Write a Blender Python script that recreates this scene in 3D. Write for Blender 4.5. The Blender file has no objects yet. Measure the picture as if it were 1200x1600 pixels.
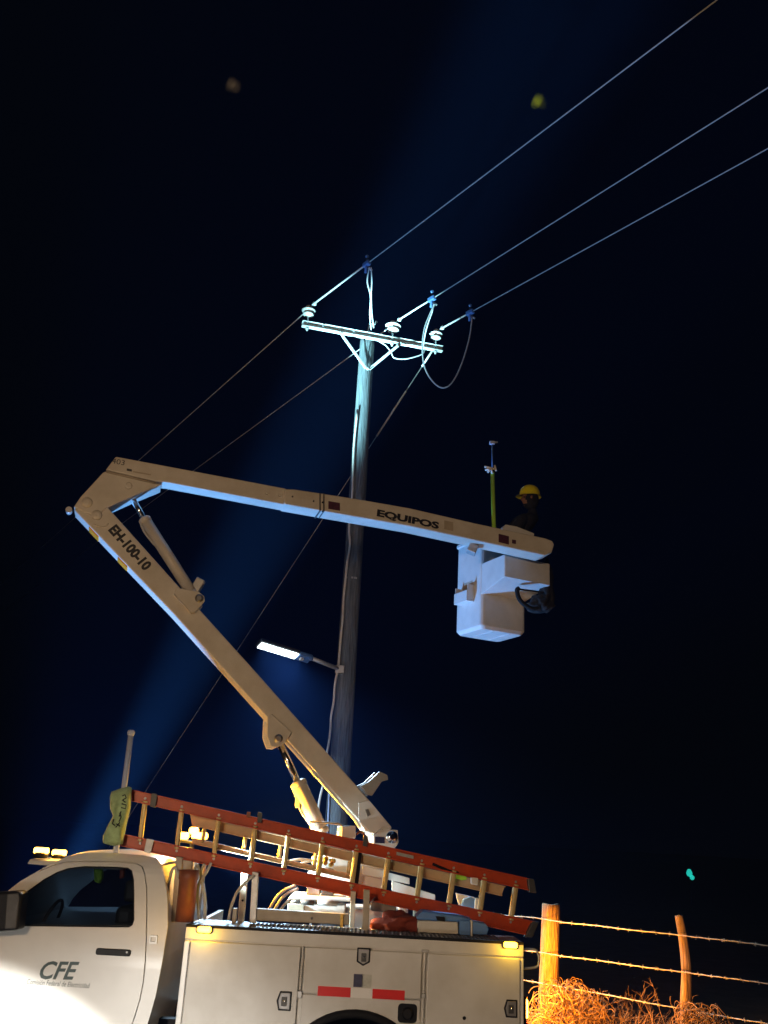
import bpy, bmesh, math, random
from mathutils import Vector, Matrix, noise
from mathutils.geometry import tessellate_polygon

random.seed(11)
SC = bpy.context.scene
COL = SC.collection

# ------------------------------------------------------------------ camera
F_PX = 1431.0
PITCH, ROLL = math.radians(19.4), math.radians(3.1)
EYE = Vector((0, 0, 2.32))
_F = Vector((0, math.cos(PITCH), math.sin(PITCH)))
_r = Vector((1, 0, 0)); _u = Vector((0, -math.sin(PITCH), math.cos(PITCH)))
_R = _r * math.cos(ROLL) + _u * math.sin(ROLL)
_U = _u * math.cos(ROLL) - _r * math.sin(ROLL)
cam = bpy.data.cameras.new('camera')
cam.sensor_fit = 'VERTICAL'; cam.sensor_height = 36.0; cam.lens = 36.0 * F_PX / 1600.0
cam.dof.use_dof = True; cam.dof.focus_distance = 10.5; cam.dof.aperture_fstop = 3.4; cam.dof.aperture_blades = 0
cam.clip_start = 0.05; cam.clip_end = 3000
camo = bpy.data.objects.new('camera', cam); COL.objects.link(camo)
m = Matrix((_R, _U, -_F)).transposed().to_4x4(); m.translation = EYE
camo.matrix_world = m
SC.camera = camo

# ------------------------------------------------------------------ night sky, exposure
W = bpy.data.worlds.new('World'); SC.world = W; W.use_nodes = True
nt = W.node_tree; nt.nodes.clear()
wo = nt.nodes.new('ShaderNodeOutputWorld'); bg = nt.nodes.new('ShaderNodeBackground')
bg.inputs['Color'].default_value = (0.10, 0.16, 0.50, 1); bg.inputs['Strength'].default_value = 0.0022
nt.links.new(bg.outputs[0], wo.inputs[0])
SC.view_settings.view_transform = 'Standard'; SC.view_settings.look = 'None'
SC.view_settings.exposure = 0; SC.view_settings.gamma = 1
SC.view_settings.use_curve_mapping = False
SC.render.engine = 'CYCLES'
SC.cycles.use_denoising = True
SC.cycles.max_bounces = 6; SC.cycles.volume_bounces = 0
SC.cycles.sample_clamp_indirect = 4.0

# ------------------------------------------------------------------ lamps that light the place from outside the frame
def aim(o, target):
    d = Vector(target) - o.location
    o.rotation_euler = d.to_track_quat('-Z', 'Y').to_euler()

def spot(name, loc, target, watts, colour, angle, blend, radius=0.05):
    l = bpy.data.lights.new(name, 'SPOT'); l.energy = watts; l.color = colour
    l.spot_size = math.radians(angle); l.spot_blend = blend; l.shadow_soft_size = radius
    o = bpy.data.objects.new(name, l); o.location = loc; COL.objects.link(o); aim(o, target)
    return o

def point(name, loc, watts, colour, radius=0.04):
    l = bpy.data.lights.new(name, 'POINT'); l.energy = watts; l.color = colour; l.shadow_soft_size = radius
    o = bpy.data.objects.new(name, l); o.location = loc; COL.objects.link(o)
    return o

# headlamps of the car parked behind the photographer (dipped beam on the cab door)
spot('headlamp_beam', (-3.5, 1.0, 0.72), (-3.25, 8.0, -1.0), 3600, (1.0, 0.96, 0.87), 37, 0.13, 0.06)
spot('headlamp_beam', (-2.3, 1.0, 0.72), (-1.75, 8.0, -1.3), 2100, (1.0, 0.96, 0.88), 48, 1.0, 0.06)
# added warm fill light from just behind the camera
point('sodium_road_lamp', (-2.2, -1.6, 3.4), 1080, (1.0, 0.66, 0.38), 0.25)
spot('headlamp_spill', (-2.9, 1.0, 0.80), (-1.6, 8.0, -0.9), 300, (1.0, 0.97, 0.90), 74, 1.0, 0.10)
# search lamp that the crew keeps on the pole top: hot centre and its wide spill
SL = Vector((-3.75, 10.6, 0.38)); SLT = Vector((-0.42, 13.7, 10.2))
spot('search_lamp_beam', SL, SLT, 68000, (0.40, 0.88, 1.0), 14.5, 1.0, 0.08)
spot('search_lamp_spill', SL, (-0.3, 9.6, 5.9), 3100, (0.13, 0.42, 1.0), 72, 0.6, 0.08)

# ------------------------------------------------------------------ pixel-measured survey of the place
def ray(px, py): return _F * F_PX + _R * (px - 600) + _U * (800 - py)
def PY(px, py, Y): d = ray(px, py); return EYE + d * (Y / d.y)
def PZ(px, py, Z): d = ray(px, py); return EYE + d * ((Z - EYE.z) / d.z)

class Plane:
    """vertical plane through a point, turned by theta in plan; (s, z, d): along, up, away from the camera"""
    def __init__(self, x, y, theta=0.0):
        t = math.radians(theta)
        self.o = Vector((x, y, 0)); self.u = Vector((math.cos(t), math.sin(t), 0)); self.n = Vector((-math.sin(t), math.cos(t), 0))
    def sz(self, px, py, d=0.0):
        q = ray(px, py); o = self.o + self.n * d
        t = (o - EYE).dot(self.n) / q.dot(self.n)
        h = EYE + q * t
        return ((h - self.o).dot(self.u), h.z)
    def pt(self, s, z, d=0.0): return self.o + self.u * s + self.n * d + Vector((0, 0, z))
    def px(self, px, py, d=0.0): s, z = self.sz(px, py, d); return self.pt(s, z, d)

# ------------------------------------------------------------------ materials
def mat(name, col, rough=0.5, metal=0.0, vary=0.12, scale=6.0, bump=0.0, bscale=40.0, coat=0.0, emit=None, spec=0.5, dirt=None, stretch=None):
    ma = bpy.data.materials.new(name); ma.use_nodes = True
    n = ma.node_tree.nodes; l = ma.node_tree.links
    b = n['Principled BSDF']
    b.inputs['Roughness'].default_value = rough; b.inputs['Metallic'].default_value = metal
    b.inputs['Specular IOR Level'].default_value = spec; b.inputs['Coat Weight'].default_value = coat; b.inputs['Coat Roughness'].default_value = 0.22
    tc = n.new('ShaderNodeTexCoord'); mp = n.new('ShaderNodeMapping'); l.new(tc.outputs['Object'], mp.inputs[0])
    if stretch: mp.inputs['Scale'].default_value = stretch
    nz = n.new('ShaderNodeTexNoise'); nz.inputs['Scale'].default_value = scale; nz.inputs['Detail'].default_value = 6; nz.inputs['Roughness'].default_value = 0.65
    l.new(mp.outputs[0], nz.inputs['Vector'])
    rp = n.new('ShaderNodeValToRGB'); rp.color_ramp.elements[0].position = 0.3; rp.color_ramp.elements[1].position = 0.7
    d = dirt or tuple(c * (1 - 2 * vary) for c in col)
    rp.color_ramp.elements[0].color = (*d, 1); rp.color_ramp.elements[1].color = (*col, 1)
    l.new(nz.outputs[0], rp.inputs[0]); l.new(rp.outputs[0], b.inputs['Base Color'])
    mr = n.new('ShaderNodeMapRange'); mr.inputs['To Min'].default_value = min(1, rough * 1.25); mr.inputs['To Max'].default_value = rough * 0.8
    l.new(nz.outputs[0], mr.inputs['Value']); l.new(mr.outputs[0], b.inputs['Roughness'])
    if bump:
        n2 = n.new('ShaderNodeTexNoise'); n2.inputs['Scale'].default_value = bscale; n2.inputs['Detail'].default_value = 5
        l.new(mp.outputs[0], n2.inputs['Vector'])
        bp = n.new('ShaderNodeBump'); bp.inputs['Strength'].default_value = bump; bp.inputs['Distance'].default_value = 0.02
        l.new(n2.outputs[0], bp.inputs['Height']); l.new(bp.outputs[0], b.inputs['Normal'])
    if emit:
        b.inputs['Emission Color'].default_value = (*emit[0], 1); b.inputs['Emission Strength'].default_value = emit[1]
    return ma

M = {}
M['white'] = mat('white_truck_paint', (0.74, 0.745, 0.73), 0.32, vary=0.07, scale=2.2, coat=0.4, bump=0.02, bscale=3)
M['body'] = mat('dusty_white_panel', (0.69, 0.69, 0.67), 0.42, dirt=(0.53, 0.515, 0.475), scale=2.0, coat=0.2, bump=0.10, bscale=3)
M['boom'] = mat('boom_white_paint', (0.67, 0.64, 0.58), 0.42, dirt=(0.50, 0.46, 0.39), scale=2.6, coat=0.15, bump=0.02)
M['fibre'] = mat('fibreglass_bucket', (0.70, 0.70, 0.68), 0.48, vary=0.09, scale=5, bump=0.05, bscale=25)
M['black'] = mat('black_rubber', (0.012, 0.012, 0.013), 0.7, vary=0.2, spec=0.2)
M['blackgloss'] = mat('black_plastic', (0.012, 0.012, 0.013), 0.45, vary=0.2, spec=0.2)
M['glass'] = mat('tinted_side_glass', (0.010, 0.011, 0.014), 0.06, vary=0.1, spec=0.6)
M['grey'] = mat('dark_grey_steel', (0.09, 0.09, 0.09), 0.5, metal=0.3, vary=0.2)
M['galv'] = mat('galvanised_steel', (0.50, 0.51, 0.52), 0.45, metal=0.5, vary=0.12, scale=18)
M['tan'] = mat('primer_painted_steel', (0.46, 0.40, 0.31), 0.5, vary=0.12, scale=9)
M['chrome'] = mat('chromed_rod', (0.72, 0.72, 0.74), 0.15, metal=1.0, vary=0.05)
M['latch'] = mat('latch_steel', (0.30, 0.30, 0.31), 0.45, metal=0.7, vary=0.1)
M['tread'] = mat('tread_plate', (0.24, 0.25, 0.27), 0.35, metal=0.8, vary=0.2, scale=30, bump=0.6, bscale=60)
M['orange'] = mat('orange_fibreglass_rail', (0.54, 0.062, 0.007), 0.42, vary=0.16, scale=9, bump=0.04, coat=0.1)
M['rung'] = mat('aluminium_rung', (0.62, 0.47, 0.21), 0.4, metal=0.15, vary=0.14, scale=14)
M['flyrail'] = mat('tan_inner_rail', (0.50, 0.36, 0.20), 0.45, vary=0.12, scale=8)
M['red'] = mat('red_reflective_tape', (0.75, 0.02, 0.02), 0.3, vary=0.05, emit=None)
M['tapewhite'] = mat('white_reflective_tape', (0.85, 0.85, 0.84), 0.3, vary=0.05)
M['rust'] = mat('rusty_red_tube', (0.26, 0.075, 0.035), 0.5, vary=0.2, scale=10)
M['wood'] = mat('weathered_pole_wood', (0.19, 0.215, 0.225), 0.85, vary=0.32, scale=5, bump=0.9, bscale=9, stretch=(7, 7, 0.5))
M['post'] = mat('old_fence_wood', (0.40, 0.27, 0.15), 0.85, vary=0.34, scale=6, bump=1.0, bscale=9, stretch=(6, 6, 0.8))
M['arm'] = mat('painted_crossarm_steel', (0.62, 0.64, 0.62), 0.5, vary=0.08, scale=12)
M['porcelain'] = mat('pale_porcelain', (0.78, 0.77, 0.72), 0.2, vary=0.04, coat=0.5)
M['wire'] = mat('aluminium_conductor', (0.56, 0.57, 0.58), 0.5, metal=0.1, vary=0.1)
M['pale_wire'] = mat('bright_aluminium_conductor', (0.85, 0.86, 0.88), 0.5, metal=0.1, vary=0.06)  # same conductor as above, with lit brightness put into its colour
M['jumper'] = mat('grey_jumper_cable', (0.48, 0.49, 0.50), 0.5, vary=0.1)
M['clamp'] = mat('blue_grey_clamp', (0.10, 0.22, 0.50), 0.45, vary=0.15)
M['cable'] = mat('pale_sheathed_cable', (0.84, 0.81, 0.74), 0.55, vary=0.1)
M['barb'] = mat('rusty_fence_wire', (0.62, 0.60, 0.54), 0.5, metal=0.2, vary=0.2)
M['twig'] = mat('dry_straw_twigs', (0.44, 0.27, 0.11), 0.85, vary=0.4, scale=5)
M['cloth'] = mat('pale_green_cloth', (0.44, 0.62, 0.32), 0.85, vary=0.2, scale=14, bump=0.4, bscale=30)
M['ink'] = mat('black_marker_ink', (0.012, 0.014, 0.012), 0.7, vary=0.1)
M['letters'] = mat('black_vinyl_letters', (0.012, 0.012, 0.013), 0.45, vary=0.1)
M['logo'] = mat('dark_green_vinyl_letters', (0.010, 0.040, 0.036), 0.4, vary=0.1)
M['sticker'] = mat('dark_warning_sticker', (0.10, 0.03, 0.05), 0.4, vary=0.3, scale=40)
M['stickerblue'] = mat('dark_blue_sticker', (0.04, 0.04, 0.12), 0.4, vary=0.3, scale=60)
M['stickerwhite'] = mat('pale_sticker', (0.55, 0.56, 0.50), 0.4, vary=0.15, scale=60)
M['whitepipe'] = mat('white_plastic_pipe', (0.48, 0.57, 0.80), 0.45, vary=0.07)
M['helmet'] = mat('yellow_hard_hat', (0.88, 0.78, 0.01), 0.3, vary=0.05, coat=0.3)
M['skin'] = mat('skin', (0.28, 0.14, 0.085), 0.55, vary=0.08)
M['jacket'] = mat('black_work_jacket', (0.012, 0.012, 0.015), 0.85, vary=0.25, bump=0.3)
M['stick'] = mat('yellow_green_fibreglass', (0.50, 0.88, 0.08), 0.4, vary=0.08)
M['ground'] = mat('dry_earth', (0.07, 0.052, 0.035), 0.95, vary=0.3, scale=2, bump=0.8, bscale=6)
M['blue'] = mat('blue_plastic_box', (0.10, 0.25, 0.60), 0.45, vary=0.12)
M['redcloth'] = mat('orange_red_canvas', (0.24, 0.032, 0.010), 0.8, vary=0.25, bump=0.4)
M['lime'] = mat('lime_strap', (0.35, 0.8, 0.03), 0.5, vary=0.08)
M['brass'] = mat('brass_fitting', (0.70, 0.45, 0.12), 0.3, metal=0.8, vary=0.15)
M['amberglow'] = mat('lit_amber_lens', (0.9, 0.4, 0.03), 0.3, vary=0.02, emit=((1.0, 0.42, 0.02), 24))
M['amberhot'] = mat('hot_amber_lens', (0.9, 0.5, 0.05), 0.3, vary=0.02, emit=((1.0, 0.47, 0.05), 17))
M['led'] = mat('lit_led_panel', (0.9, 0.95, 1.0), 0.3, vary=0.02, emit=((0.80, 0.98, 1.0), 4.5))
M['teal'] = mat('teal_signal_lens', (0.05, 0.7, 0.6), 0.3, vary=0.02, emit=((0.02, 0.75, 0.62), 0.7))  # glow of the teal speck that is assumed to be a far lamp
M['amber_reflector'] = mat('amber_reflector', (0.95, 0.36, 0.03), 0.25, vary=0.08, coat=0.4)  # colour of the lamp glints painted on the boom
M['moth'] = mat('pale_moth_wing', (0.34, 0.35, 0.33), 0.8, vary=0.1)  # pale colour standing in for a likely lens ghost

g_ = M['glass'].node_tree; gn = g_.nodes
tr = gn.new('ShaderNodeBsdfTransparent'); tr.inputs[0].default_value = (0.62, 0.66, 0.70, 1)
mx = gn.new('ShaderNodeMixShader'); lw = gn.new('ShaderNodeFresnel'); lw.inputs[0].default_value = 1.5
ad_ = gn.new('ShaderNodeMath'); ad_.operation = 'ADD'; ad_.inputs[1].default_value = 0.12
g_.links.new(lw.outputs[0], ad_.inputs[0]); g_.links.new(ad_.outputs[0], mx.inputs[0])
g_.links.new(tr.outputs[0], mx.inputs[1]); g_.links.new(gn['Principled BSDF'].outputs[0], mx.inputs[2])
g_.links.new(mx.outputs[0], gn['Material Output'].inputs['Surface'])

# ------------------------------------------------------------------ mesh helpers
def obj(name, verts, faces, ma, parent=None, smooth=False, bevel=0.0, segs=2, label=None):
    me = bpy.data.meshes.new(name)
    me.from_pydata([tuple(v) for v in verts], [], faces); me.validate()
    bm = bmesh.new(); bm.from_mesh(me); bmesh.ops.recalc_face_normals(bm, faces=bm.faces); bm.to_mesh(me); bm.free()
    me.materials.append(M[ma] if isinstance(ma, str) else ma)
    if smooth:
        for p in me.polygons: p.use_smooth = True
    o = bpy.data.objects.new(name, me); COL.objects.link(o)
    if parent:
        o.parent = parent; o.matrix_parent_inverse = parent_inv(parent)
    if bevel:
        b = o.modifiers.new('bevel', 'BEVEL'); b.width = bevel; b.segments = segs; b.limit_method = 'ANGLE'; b.angle_limit = math.radians(35)
    if label: o['label'] = label
    return o

def parent_inv(p):
    mtx = Matrix.Identity(4); q = p
    while q is not None:
        mtx = Matrix.LocRotScale(q.location, q.rotation_euler, q.scale) @ mtx if q.matrix_parent_inverse == Matrix.Identity(4) else q.matrix_parent_inverse @ Matrix.LocRotScale(q.location, q.rotation_euler, q.scale) @ mtx
        q = q.parent
    return mtx.inverted()

def thing(name, label, cat, loc, group=None):
    o = bpy.data.objects.new(name, None); o.location = loc; o.empty_display_size = 0.2; COL.objects.link(o)
    return tag(o, label, cat, group)

def tag(o, label, cat, group=None, kind=None):
    o['label'] = label; o['category'] = cat
    if group: o['group'] = group
    if kind: o['kind'] = kind
    return o

def prism_vf(pl, pts, d0, d1, holes=()):
    loops = [pts] + list(holes)
    tri = tessellate_polygon([[Vector((p[0], p[1], 0)) for p in lp] for lp in loops])
    flat = [p for lp in loops for p in lp]; n = len(flat)
    v = [pl.pt(s, z, d0) for s, z in flat] + [pl.pt(s, z, d1) for s, z in flat]
    f = [tuple(t) for t in tri] + [tuple(i + n for i in reversed(t)) for t in tri]
    k = 0
    for lp in loops:
        c = len(lp)
        for i in range(c): f.append((k + i, k + (i + 1) % c, n + k + (i + 1) % c, n + k + i))
        k += c
    if not holes:   # keep clean n-gons
        f = [tuple(range(n)), tuple(range(2 * n - 1, n - 1, -1))] + f[2 * len(tri):]
    return v, f

def prism(name, pl, pts, d0, d1, ma, parent=None, holes=(), bevel=0.0, **k):
    v, f = prism_vf(pl, pts, d0, d1, holes)
    return obj(name, v, f, ma, parent, bevel=bevel, **k)

def ppx(pl, pxs, d=0.0): return [pl.sz(x, y, d) for x, y in pxs]

def box_vf(c, s, rot=None):
    c = Vector(c); R3 = rot or Matrix.Identity(3)
    v = [c + R3 @ Vector((x * s[0] / 2, y * s[1] / 2, z * s[2] / 2)) for x in (-1, 1) for y in (-1, 1) for z in (-1, 1)]
    return v, [(0, 1, 3, 2), (4, 6, 7, 5), (0, 4, 5, 1), (2, 3, 7, 6), (0, 2, 6, 4), (1, 5, 7, 3)]

def box(name, c, s, ma, parent=None, rot=None, bevel=0.0, **k):
    v, f = box_vf(c, s, rot); return obj(name, v, f, ma, parent, bevel=bevel, **k)

def merge(parts):
    V, Fc = [], []
    for v, f in parts:
        k = len(V); V += list(v); Fc += [tuple(i + k for i in q) for q in f]
    return V, Fc

def tube_vf(pts, rad, seg=8, caps=True):
    pts = [Vector(p) for p in pts]; n = len(pts)
    rs = rad if isinstance(rad, (list, tuple)) else [rad] * n
    V, Fc = [], []; ref = None
    for i, p in enumerate(pts):
        t = (pts[min(i + 1, n - 1)] - pts[max(i - 1, 0)])
        t = t.normalized() if t.length > 1e-9 else Vector((0, 0, 1))
        if ref is None: ref = t.orthogonal().normalized()
        a = (ref - t * ref.dot(t)); a = a.normalized() if a.length > 1e-6 else t.orthogonal().normalized()
        ref = a; b = t.cross(a)
        for k in range(seg):
            an = 2 * math.pi * k / seg
            V.append(p + (a * math.cos(an) + b * math.sin(an)) * rs[i])
    for i in range(n - 1):
        for k in range(seg):
            Fc.append((i * seg + k, i * seg + (k + 1) % seg, (i + 1) * seg + (k + 1) % seg, (i + 1) * seg + k))
    if caps:
        Fc.append(tuple(range(seg - 1, -1, -1))); Fc.append(tuple((n - 1) * seg + k for k in range(seg)))
    return V, Fc

def tube(name, pts, rad, ma, parent=None, seg=8, smooth=True, **k):
    v, f = tube_vf(pts, rad, seg); o = obj(name, v, f, ma, parent, smooth=smooth, **k)
    flat_caps(o); return o

def flat_caps(o):
    for p in o.data.polygons:
        if len(p.vertices) > 4: p.use_smooth = False

def smooth_path(pts, n=6):
    """Catmull-Rom through the points"""
    P = [Vector(p) for p in pts]; P = [2 * P[0] - P[1]] + P + [2 * P[-1] - P[-2]]; out = []
    for i in range(1, len(P) - 2):
        for k in range(n):
            t = k / n; a, b, c, d = P[i - 1], P[i], P[i + 1], P[i + 2]
            out.append(0.5 * ((2 * b) + (c - a) * t + (2 * a - 5 * b + 4 * c - d) * t * t + (3 * b - a - 3 * c + d) * t ** 3))
    out.append(P[-2]); return out

def lathe_vf(prof, base, axis=(0, 0, 1), seg=16):
    ax = Vector(axis).normalized(); a = ax.orthogonal().normalized(); b = ax.cross(a); base = Vector(base)
    V, Fc = [], []
    for r, h in prof:
        for k in range(seg):
            an = 2 * math.pi * k / seg; V.append(base + ax * h + (a * math.cos(an) + b * math.sin(an)) * max(r, 1e-4))
    for i in range(len(prof) - 1):
        for k in range(seg): Fc.append((i * seg + k, i * seg + (k + 1) % seg, (i + 1) * seg + (k + 1) % seg, (i + 1) * seg + k))
    Fc.append(tuple(range(seg - 1, -1, -1))); Fc.append(tuple((len(prof) - 1) * seg + k for k in range(seg)))
    return V, Fc

def lathe(name, prof, base, ma, parent=None, axis=(0, 0, 1), seg=16, smooth=True, **k):
    v, f = lathe_vf(prof, base, axis, seg); o = obj(name, v, f, ma, parent, smooth=smooth, **k); flat_caps(o); return o

def rrect(x0, z0, x1, z1, r, n=4):
    out = []
    for cx, cz, a0 in ((x1 - r, z1 - r, 0), (x0 + r, z1 - r, 90), (x0 + r, z0 + r, 180), (x1 - r, z0 + r, 270)):
        for k in range(n + 1):
            a = math.radians(a0 + 90 * k / n); out.append((cx + r * math.cos(a), cz + r * math.sin(a)))
    return out

def text(name, s, o, ux, uz, width, height, ma, parent, lift, shear=0.0, bold=0.0, depth=0.002):
    """flat print: text mesh laid along ux (baseline) and uz (up), fitted to width x height metres"""
    cu = bpy.data.curves.new('print', 'FONT'); cu.body = s; cu.shear = shear; cu.offset = bold; cu.extrude = 0.0; cu.resolution_u = 3
    t = bpy.data.objects.new('print', cu); COL.objects.link(t)
    dg = bpy.context.evaluated_depsgraph_get(); me = bpy.data.meshes.new_from_object(t.evaluated_get(dg))
    COL.objects.unlink(t); bpy.data.objects.remove(t); bpy.data.curves.remove(cu)
    xs = [v.co.x for v in me.vertices]; ys = [v.co.y for v in me.vertices]
    x0, x1, y0, y1 = min(xs), max(xs), min(ys), max(ys)
    ux = Vector(ux).normalized(); uz = Vector(uz).normalized(); n = Vector(lift)
    for v in me.vertices:
        p = Vector(o) + ux * ((v.co.x - x0) / (x1 - x0) * width) + uz * ((v.co.y - y0) / (y1 - y0) * height) + n
        v.co = p
    me.name = name; me.materials.clear(); me.materials.append(M[ma])
    ob = bpy.data.objects.new(name, me); COL.objects.link(ob); ob.parent = parent; ob.matrix_parent_inverse = parent_inv(parent)
    return ob

# ================================================================== ground and haze
gv, gf = [], []
NG = 60
for i in range(NG + 1):
    for j in range(NG + 1):
        a = (i / NG * 2 - 1); b = (j / NG * 2 - 1)
        x = 600 * a * abs(a) ** 1.6; y = 600 * b * abs(b) ** 1.6 + 10
        rr = math.hypot(x, y - 8)
        z = (noise.noise(Vector((x * .3, y * .3, 0))) * .05) * min(1, max(0, (rr - 6) / 6)) - 0.02
        gv.append((x, y, z))
for i in range(NG):
    for j in range(NG):
        k = i * (NG + 1) + j; gf.append((k, k + NG + 1, k + NG + 2, k + 1))
g = obj('ground', gv, gf, 'ground', smooth=True); g['kind'] = 'structure'

hm = bpy.data.materials.new('night_haze'); hm.use_nodes = True
hn = hm.node_tree.nodes; hn.remove(hn['Principled BSDF'])
pv = hn.new('ShaderNodeVolumePrincipled'); pv.inputs['Color'].default_value = (0.11, 0.29, 1.0, 1); pv.inputs['Density'].default_value = 0.0015
pv.inputs['Anisotropy'].default_value = 0.0
hm.node_tree.links.new(pv.outputs[0], hn['Material Output'].inputs['Volume'])
v, f = box_vf((0, 30, 12.4), (500, 400, 27.8)); hz = obj('haze', v, f, hm); hz['kind'] = 'stuff'

# ================================================================== the bucket truck
YT = 8.0
SIDE = Plane(0, YT, 0)
YF = 10.25                                   # far side of the service body
S = lambda px, py, d=0.0: SIDE.sz(px, py, d)
truck = thing('bucket_truck', 'white utility bucket truck with raised articulated boom and orange ladder on its rack', 'truck', (-0.6, 9.1, 0))

# ---- cab
belt = 1.50
def lean(z):
    t = max(0.0, z - 1.22); return 0.125 * (t / 0.75) ** 1.8 + (0.10 * ((z - 1.92) / 0.16) ** 2 if z > 1.92 else 0)
CABW = 1.98
def leaned(v, f, levels=tuple(1.24 + .04 * k for k in range(21))):
    """lean the greenhouse of the cab inwards"""
    me = bpy.data.meshes.new('tmp'); me.from_pydata([tuple(p) for p in v], [], f)
    bm = bmesh.new(); bm.from_mesh(me); bmesh.ops.triangulate(bm, faces=[q for q in bm.faces if len(q.verts) > 4])
    for z in levels:
        bmesh.ops.bisect_plane(bm, geom=bm.verts[:] + bm.edges[:] + bm.faces[:], plane_co=(0, 0, z), plane_no=(0, 0, 1))
    mid = YT + CABW / 2
    for q in bm.verts:
        q.co.y += lean(q.co.z) if q.co.y < mid else -lean(q.co.z)
    bm.verts.index_update()
    V = [q.co.copy() for q in bm.verts]; Fc = [tuple(w.index for w in q.verts) for q in bm.faces]; bm.free(); bpy.data.meshes.remove(me)
    return V, Fc

cab_px = [(261, 1448), (260, 1420), (257, 1392), (252, 1370), (245, 1352), (235, 1342), (215, 1337.5), (180, 1334.5), (140, 1333),
          (112, 1334), (92, 1340), (62, 1356), (30, 1380), (0, 1404), (-30, 1428), (-55, 1449)]
cab_out = [S(*q) for q in cab_px]
xr = cab_out[0][0]
low = [(-3.15, 1.45), (-3.15, 0.62), (xr - 0.09, 0.62), (xr - 0.07, 0.80), (xr - 0.025, 1.05), (xr - 0.005, 1.30)]
outline = low + cab_out
door_px = [(2, 1397), (25, 1378.5), (50, 1363), (75, 1352), (97, 1347), (125, 1346), (175, 1346.5), (207, 1349), (217, 1354), (222.5, 1367),
           (226.5, 1389), (228.5, 1427), (229, 1462), (228, 1502), (225, 1534), (219.5, 1562), (211, 1590), (203, 1612)]
door_out = [S(*q) for q in door_px]
door_out += [(door_out[-1][0] - 0.02, 0.72), (-3.02, 0.72), (-3.02, 1.40), (-2.98, 1.47)]
win_px = [(-12, 1446.5), (-2, 1428), (14, 1411), (41, 1391), (62, 1375), (82, 1363.5), (100, 1357), (125, 1354), (175, 1355), (194, 1356.5),
          (201, 1361), (205, 1375), (207, 1400), (208.5, 1438), (206, 1446), (200, 1449.5), (140, 1449), (60, 1448)]
win = [S(*q) for q in win_px]
def shrink(poly, a):
    """offset a polygon inwards by a"""
    n = len(poly); out = []
    area = sum(poly[i][0] * poly[(i + 1) % n][1] - poly[(i + 1) % n][0] * poly[i][1] for i in range(n)); sg = 1 if area > 0 else -1
    for i in range(n):
        p0, p1, p2 = (Vector(poly[i - 1]), Vector(poly[i]), Vector(poly[(i + 1) % n]))
        d1 = (p1 - p0).normalized(); d2 = (p2 - p1).normalized()
        nn = (Vector((-d1.y, d1.x)) + Vector((-d2.y, d2.x))); nn = nn.normalized() if nn.length > 1e-6 else Vector((-d1.y, d1.x))
        out.append(tuple(p1 + nn * a * sg))
    return out

core = shrink(outline, 0.02)
v, f = prism_vf(SIDE, core, 0.035, CABW - 0.035, holes=[shrink(win, 0.012)]); v, f = leaned(v, f)
cab = obj('cab', v, f, 'white', truck, bevel=0.02)
# outer side skin with the door opening, near and far
v, f = prism_vf(SIDE, outline, 0.0, 0.04, holes=[door_out]); v, f = leaned(v, f)
obj('cab_side', v, f, 'white', truck, bevel=0.007)
v, f = prism_vf(SIDE, outline, CABW - 0.04, CABW, holes=[win]); v, f = leaned(v, f)
obj('cab_side', v, f, 'white', truck, bevel=0.01)
# roof skin joining the sides
roof_sz = [p for p in cab_out if p[1] > 1.93]
rv = []; YR = [(0.03, 0.0), (0.10, 0.022), (0.35, 0.034), (0.7, 0.038)]
ys = [(a, h) for a, h in YR] + [(CABW - a, h) for a, h in reversed(YR)]
for d, h in ys:
    for s_, z in roof_sz:
        L_ = lean(z); dd = d + (L_ if d < CABW / 2 else -L_)
        rv.append((s_, YT + dd, z + h * 0.5 - 0.004))
nr = len(roof_sz); rf = []
for i in range(len(ys) - 1):
    for k in range(nr - 1): rf.append((i * nr + k, i * nr + k + 1, (i + 1) * nr + k + 1, (i + 1) * nr + k))
obj('roof', rv, rf, 'white', truck, smooth=True)
dr = shrink(door_out, 0.008)
v, f = prism_vf(SIDE, dr, -0.004, 0.034, holes=[win]); v, f = leaned(v, f)
door = obj('door', v, f, 'white', truck, bevel=0.006)
v, f = prism_vf(SIDE, shrink(win, -0.004), 0.016, 0.026); v, f = leaned(v, f)
obj('window', v, f, 'glass', door)
v, f = prism_vf(SIDE, shrink(win, 0.002), CABW - 0.028, CABW - 0.018); v, f = leaned(v, f)
obj('window', v, f, 'glass', truck)
for d in (0.48, 1.42):
    hx_, hz_ = S(186, 1425)
    sv = rrect(hx_ - .09, belt - .15, hx_ + .06, hz_ + .02, .04); prism('seat', SIDE, sv, d - .24, d + .24, 'grey', truck, bevel=0.04)
    prism('headrest', SIDE, rrect(hx_ - .07, hz_ + .05, hx_ + .03, hz_ + .22, .03), d - .13, d + .13, 'grey', truck, bevel=0.03)
sw_c = PY(78, 1440, YT + .48)
rim_ = [sw_c + Vector((math.cos(a) * .06, math.sin(a) * .19, math.cos(a) * .17)) for a in [i * math.pi / 12 for i in range(25)]]
tube('steering_wheel', rim_, 0.014, 'grey', truck, seg=7)
tag(prism('safety_vest', SIDE, ppx(SIDE, [(146, 1354), (158, 1354), (160, 1372), (155, 1381), (147, 1378)], .30), .30, .36, 'lime', bevel=0.01), 'lime safety vest hanging behind the tinted cab window', 'vest')  # coloured piece inside the cab stands in for a reflection on the glass
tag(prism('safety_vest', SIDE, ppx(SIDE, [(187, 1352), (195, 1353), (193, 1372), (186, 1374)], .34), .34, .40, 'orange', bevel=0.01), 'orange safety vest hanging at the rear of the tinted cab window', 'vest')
wg = shrink(win, 0.010)
v, f = prism_vf(SIDE, shrink(win, 0.001), -0.001, 0.018, holes=[wg]); v, f = leaned(v, f)
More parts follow.
